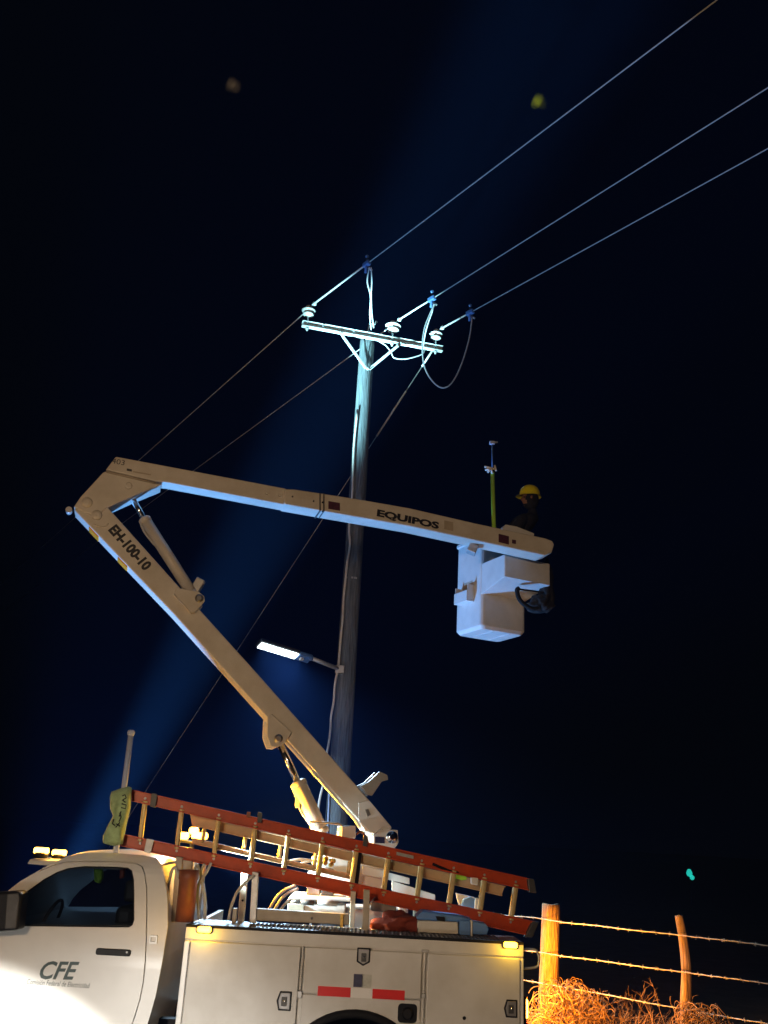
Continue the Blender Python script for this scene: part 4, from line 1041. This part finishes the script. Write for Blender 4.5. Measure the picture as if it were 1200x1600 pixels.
# ---- jumper cables
def jumper(px, Ys, r=0.0125, n=7):
    k = len(px); return smooth_path([PY(x, y, Ys[0] + (Ys[1] - Ys[0]) * i / (k - 1)) for i, (x, y) in enumerate(px)], n)
jl = thing('jumper_cable', 'grey double jumper cable hanging straight from the left clamp to the pole top', 'cable', CL[0], 'jumper cables at the pole top')
tube('strand', jumper([(577, 418), (574, 440), (579, 463), (578, 490), (580, 516)], (CL[0].y, 13.9)), 0.0115, 'jumper', jl, seg=7)
tube('strand', jumper([(580, 418), (581, 440), (580, 463), (581, 490), (584, 512)], (CL[0].y, 13.88)), 0.0115, 'jumper', jl, seg=7)
tube('tail', jumper([(579, 535), (575, 555), (573, 567), (577, 576), (584, 572)], (13.86, 13.9)), 0.009, 'black', jl, seg=6)
tag(tube('jumper_cable', jumper([(680, 474), (672, 490), (663, 515), (660, 545), (664, 575), (677, 597), (692, 606), (706, 598), (720, 572), (733, 530), (738, 494)], (CL[1].y, CL[2].y)), 0.0125, 'jumper', seg=8),
    'grey jumper cable in a long loop between the middle and right clamps', 'cable', 'jumper cables at the pole top')
tag(tube('jumper_cable', jumper([(678, 474), (675, 488), (668, 508), (664, 524), (661, 545)], (CL[1].y + .02, 13.85)), 0.010, 'jumper', seg=7),
    'short grey jumper cable from the middle clamp to the crossarm', 'cable', 'jumper cables at the pole top')
tag(tube('jumper_cable', jumper([(592, 533), (603, 540), (611, 550), (616, 559), (632, 561), (650, 557), (661, 552), (664, 545)], (13.86, 13.95)), 0.011, 'jumper', seg=7),
    'grey jumper cable sagging under the right half of the crossarm', 'cable', 'jumper cables at the pole top')

# ---- pale cable down the pole
cb = [(546, 824), (547, 850), (543, 880), (540, 910), (536, 940), (536, 965), (533, 990), (531, 1015), (529, 1042), (523, 1070), (522, 1095), (517, 1120), (517, 1138), (514, 1160), (510, 1182), (507, 1200), (505, 1222), (500, 1245), (498, 1262), (496, 1290), (494, 1330)]
P = [PY(x + random.uniform(-.7, .7), y, 13.92) for x, y in cb]
P = [PY(550, 780, 13.93), PY(553, 700, 13.95), PY(559, 640, 13.95)][::-1] + P
P.append(Vector((P[-1].x, P[-1].y, 0)))
tag(tube('service_cable', smooth_path(P, 4), 0.018, 'cable', seg=7), 'pale wavy cable hanging loose down the left side of the pole', 'cable')
tag(tube('conduit', [PY(515, 1215, 13.95), PY(514, 1245, 13.95), PY(512.5, 1285, 13.95), Vector((PY(512, 1300, 13.95).x, 13.95, 0))], 0.012, 'whitepipe', seg=7), 'thin straight pale conduit low on the pole beside the wavy cable', 'conduit')

# ---- street lamp
sb = PY(531, 1046, 13.92)
hz0 = sb.z + 0.10
e1 = PY(405, 1008, 13.0); e0 = PY(464, 1026, 13.42)
st = thing('street_lamp', 'lit white LED street lamp on a short arm pointing left from the pole', 'street lamp', sb, None)
ad = (e1 - e0).normalized()
j0 = PY(488, 1029, 13.6)
tube('arm', [sb, sb.lerp(j0, .5), j0], 0.032, 'galv', st, seg=12)
box('bracket', sb, (.14, .10, .12), 'galv', st, bevel=0.01)
hn_ = Vector((-0.10, -0.62, -0.76)); hn_ = (hn_ - ad * hn_.dot(ad)).normalized(); sd = ad.cross(hn_).normalized()
rotL = Matrix((ad, sd, hn_)).transposed()
hl = (e1 - e0).length
hc = (e0 + e1) / 2
box('head', hc - hn_ * .045, (hl + .04, 0.17, 0.06), 'grey', st, rot=rotL, bevel=0.02)
box('driver_box', e0 - ad * .13 - hn_ * .03, (.24, 0.16, 0.07), 'clamp', st, rot=rotL, bevel=0.02)
tube('neck', [e0 - ad * .2, j0], 0.026, 'clamp', st, seg=10)
box('photocell', e0 - ad * .08 + hn_ * .02, (.06, .05, .03), 'porcelain', st, rot=rotL, bevel=0.008)
NL = 5
for k in range(NL):
    c0 = hc + ad * (hl * ((k + .5) / NL - .5)) - hn_ * .002
    box('led_module', c0, (hl / NL - .012, 0.125, 0.022), 'led', st, rot=rotL, bevel=0.006)
al = bpy.data.lights.new('street_lamp_light', 'AREA'); al.shape = 'RECTANGLE'; al.size = hl * .96; al.size_y = 0.12; al.energy = 340; al.color = (0.50, 0.76, 1.0); al.spread = math.radians(95)
ao = bpy.data.objects.new('street_lamp_light', al); COL.objects.link(ao)
mm = Matrix((ad, sd, -hn_)).transposed()
if mm.determinant() < 0: mm = Matrix((ad, -sd, -hn_)).transposed()
mm = mm.to_4x4(); mm.translation = hc + hn_ * .03; ao.matrix_world = mm

# ================================================================== search lamp on a tripod behind the cab
sl = thing('search_lamp', 'search lamp on a low tripod behind the truck cab aimed at the pole top', 'lamp', (SL.x, SL.y, 0))
dirv = (SLT - SL).normalized()
lathe('lamp_head', [(.06, -.32), (.12, -.26), (.16, -.10), (.17, -.06)], SL, 'blackgloss', sl, axis=dirv, seg=20)
for k in range(3):
    a_ = k * 2.094 + .3
    tube('leg', [SL - dirv * .25, (SL.x + .4 * math.cos(a_), SL.y + .4 * math.sin(a_), 0)], .014, 'grey', sl, seg=7)

# ================================================================== worker in the bucket
HX = PY(828, 768, 10.45)
feet = BK(wu * .62, wv_ * .50, ZB + .055)
def skin_body(name, joints, bones, ma, root, parent=None, sub=2):
    me = bpy.data.meshes.new(name); keys = list(joints)
    me.from_pydata([joints[k][0] for k in keys], [(keys.index(a), keys.index(b)) for a, b in bones], [])
    o = bpy.data.objects.new(name, me); COL.objects.link(o)
    sm = o.modifiers.new('skin', 'SKIN'); sm.use_smooth_shade = True
    for i, k in enumerate(keys):
        r_ = joints[k][1]; me.skin_vertices[0].data[i].radius = r_ if isinstance(r_, tuple) else (r_, r_)
        me.skin_vertices[0].data[i].use_root = (k == root)
    ss = o.modifiers.new('sub', 'SUBSURF'); ss.levels = sub; ss.render_levels = sub
    dg = bpy.context.evaluated_depsgraph_get(); m2 = bpy.data.meshes.new_from_object(o.evaluated_get(dg))
    o.modifiers.clear(); o.data = m2; bpy.data.meshes.remove(me)
    m2.materials.clear(); m2.materials.append(M[ma])
    for p in m2.polygons: p.use_smooth = True
    if parent: o.parent = parent; o.matrix_parent_inverse = parent_inv(parent)
    return o
fx_, fy_, fz_ = feet
top = HX.z + .02
ht = 1.74
hx = HX.x; hy = HX.y
def J(x, y, z): return (x, y, z)
fw = Vector((-1, -.15, 0)).normalized(); sw = Vector((-fw.y, fw.x, 0))      # facing left
pel = Vector((fx_ + .05, fy_, fz_ + .92)); chest = Vector(((pel.x + hx) / 2 + .04, (pel.y + hy) / 2, fz_ + 1.28)); neck = Vector((hx + .03, hy, fz_ + 1.48)); head = Vector((hx, hy, HX.z - .10))
neck.z = head.z - .17; chest.z = neck.z - .22
Jt = {'pel': (pel, (.16, .13)), 'waist': (pel.lerp(chest, .5), (.155, .12)), 'chest': (chest, (.18, .14)), 'neckb': (neck - Vector((0, 0, .06)), (.10, .09)), 'neck': (neck, .06), 'neckt': (neck + Vector((0, 0, .06)), .055)}
B_ = [('pel', 'waist'), ('waist', 'chest'), ('chest', 'neckb'), ('neckb', 'neck'), ('neck', 'neckt')]
for s_, nm in ((1, 'l'), (-1, 'r')):
    sh_ = chest + sw * (.20 * s_) + Vector((0, 0, .10)); el = sh_ + fw * .14 + sw * (.05 * s_) - Vector((0, 0, .26)); wr = el + fw * .22 - Vector((0, 0, .06))
    Jt['sh' + nm] = (sh_, .075); Jt['el' + nm] = (el, .055); Jt['wr' + nm] = (wr, .036)
    B_ += [('chest', 'sh' + nm), ('sh' + nm, 'el' + nm), ('el' + nm, 'wr' + nm)]
    hp_ = pel + sw * (.09 * s_) - Vector((0, 0, .06)); kn_ = Vector((fx_, fy_, fz_ + .48)) + sw * (.10 * s_) + fw * .04; an_ = Vector((fx_, fy_, fz_ + .08)) + sw * (.10 * s_); to = an_ + fw * .15 - Vector((0, 0, .05))
    Jt['hp' + nm] = (hp_, .095); Jt['kn' + nm] = (kn_, .068); Jt['an' + nm] = (an_, .05); Jt['to' + nm] = (to, .042)
    B_ += [('pel', 'hp' + nm), ('hp' + nm, 'kn' + nm), ('kn' + nm, 'an' + nm), ('an' + nm, 'to' + nm)]
worker = thing('person', 'worker in dark clothes and yellow hard hat standing in the raised bucket', 'person', feet)
skin_body('body', Jt, B_, 'jacket', 'pel', worker)
# head with face
bm = bmesh.new(); bmesh.ops.create_uvsphere(bm, u_segments=28, v_segments=20, radius=1)
for q in bm.verts:
    p = q.co.copy(); x, y, z = p
    fx2 = x * .095; wy = y * .074; zz2 = z * .118
    if z < 0: wy *= 1 + z * .28; fx2 += -.0 + (.012 if x > 0 else -.0) * (-z)
    if x > .55:                                            # nose, brow, mouth, eye hollows
        fx2 += .026 * math.exp(-(y / .16) ** 2) * math.exp(-((z + .12) / .20) ** 2)
        fx2 -= .012 * math.exp(-((abs(y) - .38) / .16) ** 2) * math.exp(-((z - .06) / .12) ** 2)
        fx2 += .006 * math.exp(-(y / .28) ** 2) * math.exp(-((z + .50) / .07) ** 2)
        fx2 -= .005 * math.exp(-(y / .28) ** 2) * math.exp(-((z + .58) / .04) ** 2)
        fx2 += .010 * math.exp(-(y / .3) ** 2) * math.exp(-((z + .85) / .14) ** 2)
    q.co = Vector((fx2, wy, zz2))
V = [head + fw * q.co.x + sw * q.co.y + Vector((0, 0, q.co.z)) for q in bm.verts]; bm.verts.index_update()
Fc = [tuple(w.index for w in q.verts) for q in bm.faces]; bm.free()
hd_ = obj('head', V, Fc, 'skin', worker, smooth=True)
bm = bmesh.new(); bmesh.ops.create_uvsphere(bm, u_segments=36, v_segments=28, radius=1)
kill = [q for q in bm.verts if q.co.x > .42 and abs(q.co.y) < .62 and -.52 < q.co.z < .7]
bmesh.ops.delete(bm, geom=kill, context='VERTS'); bm.verts.index_update()
V = [head + fw * (q.co.x * .104 - .004) + sw * (q.co.y * .083) + Vector((0, 0, q.co.z * .128 - .008)) for q in bm.verts]
Fc = [tuple(w.index for w in q.verts) for q in bm.faces]; bm.free()
obj('hood', V, Fc, 'jacket', worker, smooth=True)  # dark shell added round the head to sink it into the dark
for s_ in (1, -1):
    c0 = head + sw * (.072 * s_) - fw * .005
    o = lathe('ear', [(.006, -.008), (.024, -.003), (.027, .004), (.015, .010)], c0, 'skin', hd_, axis=sw * s_ + fw * -.3, seg=12)
    c0 = head + fw * .082 + sw * (.030 * s_) + Vector((0, 0, .010))
    lathe('eye', [(.004, -.010), (.011, -.004), (.012, .002), (.005, .009)], c0, 'blackgloss', hd_, axis=fw, seg=10)
# hard hat: domed shell, ridge and peak
hv = []; hf = []
prof = [(1.0, 0), (.995, .12), (.97, .3), (.90, .52), (.76, .74), (.52, .9), (.25, .98), (.02, 1.0)]
hb0 = head + Vector((0, 0, .035))
for (r_, h_) in [(1.10, -.03), (1.08, .0)] + prof:
    for k in range(32):
        a_ = 2 * math.pi * k / 32; br = 1.0
        if r_ > 1.05: br = 1.0 + .28 * max(0, math.cos(a_)) ** 2
        rid = 1 + .03 * math.exp(-(math.sin(a_) / .18) ** 2) * (1 if r_ < 1 else 0)
        hv.append(hb0 + fw * (math.cos(a_) * r_ * .128 * br * rid) + sw * (math.sin(a_) * r_ * .108) + Vector((0, 0, h_ * .148 - (.012 * max(0, math.cos(a_)) if r_ > 1.05 else 0))))
nn_ = 32
for i in range(len(prof) + 1):
    for k in range(nn_): hf.append((i * nn_ + k, i * nn_ + (k + 1) % nn_, (i + 1) * nn_ + (k + 1) % nn_, (i + 1) * nn_ + k))
hat = tag(obj('hard_hat', hv, hf, 'helmet', None, smooth=True), 'yellow hard hat on the head of the worker in the bucket', 'hard hat')
# hands: palm, four fingers and a thumb each, resting towards the bucket rim
for s_, nm in ((1, 'l'), (-1, 'r')):
    w0 = Jt['wr' + nm][0]; d_ = (fw - Vector((0, 0, .25))).normalized(); lat = sw * s_
    HJ = {'w': (w0, .028), 'p': (w0 + d_ * .05, (.036, .018)), 'q': (w0 + d_ * .09, (.038, .016))}
    HB = [('w', 'p'), ('p', 'q')]
    for k, (o_, ln) in enumerate(((-.030, .072), (-.010, .082), (.010, .078), (.030, .062))):
        b0 = w0 + d_ * .095 + lat * o_; k1 = b0 + d_ * ln * .5 - Vector((0, 0, .012)); k2 = b0 + d_ * ln * .8 - Vector((0, 0, .04))
        HJ['a%d' % k] = (b0, .0095); HJ['b%d' % k] = (k1, .009); HJ['c%d' % k] = (k2, .0075); HB += [('q', 'a%d' % k), ('a%d' % k, 'b%d' % k), ('b%d' % k, 'c%d' % k)]
    t0 = w0 + d_ * .03 - lat * .035; t1 = t0 + d_ * .04 - lat * .025 - Vector((0, 0, .012)); HJ['t0'] = (t0, .012); HJ['t1'] = (t1, .010); HB += [('p', 't0'), ('t0', 't1')]
    skin_body('hand', HJ, HB, 'skin', 'w', worker, 1)

# hot stick standing in the bucket
HSY = 10.42
P1 = PY(769.5, 738, HSY); P0 = PY(771.5, 815, HSY); dv = (P0 - P1).normalized()
Pb = P0 + dv * ((P0.z - (ZB + .06)) / -dv.z); Pt = PY(769, 692, HSY)
hs = thing('hot_stick', 'yellow green lineman hot stick standing upright in the bucket', 'hot stick', Pb)
tube('shaft', [Pb, P1], 0.026, 'stick', hs, seg=12)
tube('extension_rod', [P1, Pt], 0.010, 'clamp', hs, seg=8)
box('head_fitting', Pt, (.07, .04, .05), 'whitepipe', hs, bevel=0.012)
tube('head_fitting', [Pt + Vector((-.02, 0, 0)), Pt + Vector((.07, 0, .015))], .012, 'whitepipe', hs, seg=7)
c0 = PY(767, 731, HSY)
for (a_, b_) in (((757, 729), (775, 733)), ((758, 734), (770, 732)), ((762, 738), (768, 731)), ((773, 727), (775, 736)), ((768, 731), (769, 740))):
    tube('clamp_arm', [PY(*a_, HSY - .03), PY(*b_, HSY - .03)], 0.014, 'porcelain', hs, seg=7)

# dark bag on the right side of the bucket
by_ = (BK(w2, OV, 0)).y + .1
bagc = PY(850, 925, by_)
bag = thing('tool_bag', 'dark canvas bag hanging by a looped strap on the right side of the bucket', 'bag', bagc)
lumpy('pouch', PY(852, 915, by_ + .05), .10, .12, .30, 'jacket', bag, .35, 3)
lumpy('pouch', PY(844, 945, by_ + .02), .14, .10, .10, 'jacket', bag, .35, 8)
tube('strap', smooth_path([PY(x, y, by_ - .16) for x, y in ((812, 919), (808, 922), (811, 935), (820, 945), (832, 951), (845, 950))], 6), [0.02] + [0.026] * 29 + [0.03], 'black', bag, seg=8)
tube('strap', smooth_path([PY(x, y, by_ - .16) for x, y in ((808, 920), (822, 922), (838, 924), (850, 926))], 5), 0.010, 'black', bag, seg=6)

# ================================================================== barbed wire fence
A1 = Vector((2.03, 11.0, 0)); A2 = Vector((3.05, 9.6, 0)); fd = (A2 - A1)
th = math.degrees(math.atan2(fd.y, fd.x)); FP = Plane(A1.x, A1.y, th); FL = fd.length
fence = thing('barbed_wire_fence', 'barbed wire fence on rough wooden posts lit orange at right of the truck', 'fence', A1)
def fpost(base, lean_pts, r0, r1, seed, nseg=16):
    V = []; Fc = []; n = 26
    path = smooth_path(lean_pts, 8); m_ = len(path)
    for i, p in enumerate(path):
        t_ = i / (m_ - 1); r_ = r0 + (r1 - r0) * t_
        for k in range(nseg):
            a_ = 2 * math.pi * k / nseg
            rr = r_ * (1 + .16 * noise.noise(Vector((math.cos(a_) * 1.6 + seed, math.sin(a_) * 1.6, p.z * 1.2))) + .10 * noise.noise(Vector((math.cos(a_) * 5 + seed, math.sin(a_) * 5, p.z * 2))))
            V.append(p + Vector((math.cos(a_) * rr, math.sin(a_) * rr, .02 * noise.noise(Vector((a_, seed, 0))) if i == m_ - 1 else 0)))
    for i in range(m_ - 1):
        for k in range(nseg): Fc.append((i * nseg + k, i * nseg + (k + 1) % nseg, (i + 1) * nseg + (k + 1) % nseg, (i + 1) * nseg + k))
    Fc.append(tuple((m_ - 1) * nseg + k for k in range(nseg)))
    return obj('post', V, Fc, 'post', fence, smooth=True)
t1 = PY(861, 1413, 11.0); b1 = PY(856, 1600, 11.0)
fpost(A1, [Vector((b1.x - .01, 11, -.3)), b1, (b1 + t1) / 2, t1], .115, .098, 1.0)
t2 = PY(1061, 1431, 9.6); m2_ = PY(1073, 1520, 9.6); b2 = PY(1072, 1600, 9.6)
fpost(A2, [Vector((b2.x, 9.6, -.3)), b2, m2_, PY(1068, 1470, 9.6), t2], .052, .040, 5.0)
A0 = A1 - fd * 1.3; A3 = A2 + fd * 1.2
fpost(A0, [A0 - Vector((0, 0, .3)), A0 + Vector((.02, 0, .8)), A0 + Vector((0, 0, 1.65))], .07, .06, 9.0)
fpost(A3, [A3 - Vector((0, 0, .3)), A3 + Vector((-.02, 0, .8)), A3 + Vector((.02, 0, 1.6))], .06, .05, 13.0)
for (ya, yb) in ((1435, 1476), (1487, 1535), (1534, 1597), (1583, 1650)):
    za = FP.sz(845, ya)[1]; zb = FP.sz(1200, yb)[1]; sa = FP.sz(845, ya)[0]; sb_ = FP.sz(1200, yb)[0]
    def zz(s_): return za + (zb - za) * (s_ - sa) / (sb_ - sa)
    sA = -FL * 1.3; sB = FL * 2.2
    pts = [FP.pt(sA + (sB - sA) * i / 40, zz(sA + (sB - sA) * i / 40) + .012 * noise.noise(Vector((i * .25, ya, 0))), -.10 + .02 * math.sin(i)) for i in range(41)]
    parts = [tube_vf(pts, 0.0044, 6)]
    # second strand twisted round the first, and the barbs
    tw = []
    for i in range(240):
        t_ = i / 239; j = t_ * 40; k = min(39, int(j)); p = pts[k].lerp(pts[k + 1], j - k)
        tw.append(p + Vector((0, math.cos(i * .9) * .0045, math.sin(i * .9) * .0045)))
    parts.append(tube_vf(tw, 0.0028, 4))
    for i in range(3, 40, 1):
        p = pts[i]; a_ = random.uniform(0, 3)
        for q_ in (0, 1):
            dv2 = Vector((random.uniform(-.6, .6), math.cos(a_ + q_ * 1.4), math.sin(a_ + q_ * 1.4))).normalized() * .022
            parts.append(tube_vf([p - dv2, p + dv2], 0.002, 4))
    q = merge(parts); obj('wire', q[0], q[1], 'barb', fence)

# ================================================================== dry brush under the fence
def curls(name, cx, y0, y1, x0, x1, ztop, n, label, cat, seed, group=None):
    rnd = random.Random(seed); parts = []
    for i in range(n):
        x = rnd.uniform(x0, x1); y = rnd.uniform(y0, y1)
        e = 1 - ((x - (x0 + x1) / 2) / ((x1 - x0) / 2)) ** 2
        zt_ = ztop * (.55 + .45 * math.sqrt(max(0, e)))
        z = zt_ * (rnd.random() ** .6)
        R_ = rnd.uniform(.05, .15); pts = []; tl = Vector((rnd.gauss(0, 1), rnd.gauss(0, .7), rnd.gauss(0, .7))).normalized()
        a = tl.orthogonal().normalized(); b = tl.cross(a); s0 = rnd.uniform(0, 6.28); sp = rnd.uniform(2.2, 6.0)
        for k in range(11):
            t_ = k / 10; an_ = s0 + sp * t_; rr = R_ * (1 - .3 * t_)
            pts.append(Vector((x, y, z)) + a * math.cos(an_) * rr + b * math.sin(an_) * rr + tl * t_ * rnd.uniform(0, .05))
        if max(p.z for p in pts) > ztop + .04: pts = [p - Vector((0, 0, .08)) for p in pts]
        parts.append(tube_vf(pts, [0.0055 * (1 - .5 * k / 10) for k in range(11)], 3, False))
    q = merge(parts); o = obj(name, q[0], q[1], 'twig', smooth=True)
    return tag(o, label, cat, group)
def twigs(name, c, spread, height, n, label, cat, seed, group=None, curl=.25, rad=.006):
    rnd = random.Random(seed); parts = []
    def branch(p, d, ln, r, lev):
        pts = [p]; k = 7; dd = d.copy()
        for i in range(k):
            dd = (dd + Vector((rnd.gauss(0, curl), rnd.gauss(0, curl), rnd.gauss(0, curl * .8)))).normalized()
            pts.append(pts[-1] + dd * ln / k)
        parts.append(tube_vf(pts, [r * (1 - .75 * i / k) for i in range(k + 1)], 3, False))
        if lev:
            for j in range(rnd.randint(4, 6)):
                i = rnd.randint(2, k); nd = (dd + Vector((rnd.gauss(0, .6), rnd.gauss(0, .6), rnd.gauss(.15, .5)))).normalized()
                branch(pts[i], nd, ln * rnd.uniform(.25, .5), r * .6, lev - 1)
    for i in range(n):
        a_ = rnd.uniform(0, 6.28); s_ = spread * math.sqrt(rnd.random())
        d = Vector((math.cos(a_) * s_ * .9, math.sin(a_) * s_ * .7, 1)).normalized()
        branch(Vector(c) + Vector((math.cos(a_) * s_ * .45, math.sin(a_) * s_ * .45, 0)), d, height * rnd.uniform(.6, 1.0), rad, 2)
    q = merge(parts); o = obj(name, q[0], q[1], 'twig', smooth=True)
    return tag(o, label, cat, group)
zc = PY(900, 1537, 10.6).z; x0 = PY(834, 1570, 10.6).x; x1 = PY(945, 1570, 10.6).x
curls('dry_vine', 0, 10.2, 11.0, x0, x1, zc, 850, 'tangle of curly dry vine at the foot of the thick fence post', 'vine', 3)
c0 = PY(968, 1600, 10.3)
twigs('dry_bush', (c0.x, 10.3, 0), .42, PY(968, 1540, 10.3).z * .84, 90, 'upright twiggy dry bush between the two fence posts', 'bush', 5, curl=.22)
c0 = PY(1095, 1600, 9.3)
curls('dry_vine', 0, 9.0, 9.55, PY(1052, 1590, 9.3).x, PY(1140, 1590, 9.3).x, PY(1095, 1570, 9.3).z, 380, 'low curly dry vine at the foot of the thin leaning post', 'vine', 8)
c0 = PY(1022, 1600, 9.9)
twigs('dry_bush', (c0.x, 9.9, 0), .22, PY(1022, 1575, 9.9).z, 16, 'small dry bush just left of the thin leaning post', 'bush', 15, curl=.2)

# ================================================================== light specks built as objects: assumed far lamp, likely lens ghosts
q = PY(1078, 1370, 42)
dl = thing('signal_lamp', 'small teal signal lamp on a thin stake far off in the dark field', 'lamp', (q.x, q.y, 0))  # teal speck of unclear origin, assumed to be a lamp; stake added
tube('stake', [(q.x, q.y, 0), (q.x, q.y, q.z + .1)], .02, 'black', dl, seg=8)
V_, F_ = lathe_vf([(.04, -.14), (.10, -.10), (.13, 0), (.10, .08), (.05, .16)], (q.x - .05, q.y - .1, q.z + .15), seg=14); obj('lens', V_, F_, 'teal', dl, smooth=True)
V_, F_ = lathe_vf([(.03, -.10), (.09, -.05), (.10, .03), (.03, .10)], (q.x + .05, q.y - .13, q.z - .02), seg=14); obj('lens', V_, F_, 'teal', dl, smooth=True)
def light_speck(px, py, Y, sz, lab, ma):  # gives a likely lens ghost a tiny winged shape close to the camera
    c = PY(px, py, Y); t = thing('moth', lab, 'moth', c, 'moths in the night sky')
    lathe('body', [(.004, -.5 * sz), (.10 * sz, -.2 * sz), (.12 * sz, .1 * sz), (.05 * sz, .45 * sz)], c, ma, t, axis=(1, .3, -.3), seg=8)
    for s_ in (1, -1):
        a = Vector((.15, -.3, .9 * s_)).normalized() * sz * .55; b = Vector((1, .3, -.3)).normalized() * sz
        V = [c - b * .2, c + b * .35, c + b * .6 + a * .9, c + b * .05 + a, c - b * .45 + a * .6]
        V2 = [p + Vector((0, .0006, 0)) for p in V]
        obj('wing', V + V2, [(0, 1, 2, 3, 4), (9, 8, 7, 6, 5)] + [(i, (i + 1) % 5, 5 + (i + 1) % 5, 5 + i) for i in range(5)], ma, t)
light_speck(365, 135, .65, .0052, 'pale moth flying high in the dark sky at upper left', 'moth')  # likely lens ghost, added here as a solid object
light_speck(843, 160, .65, .0052, 'yellow green moth flying beside the topmost power line', 'stick')  # also likely a lens ghost, its tint put into the object's colour
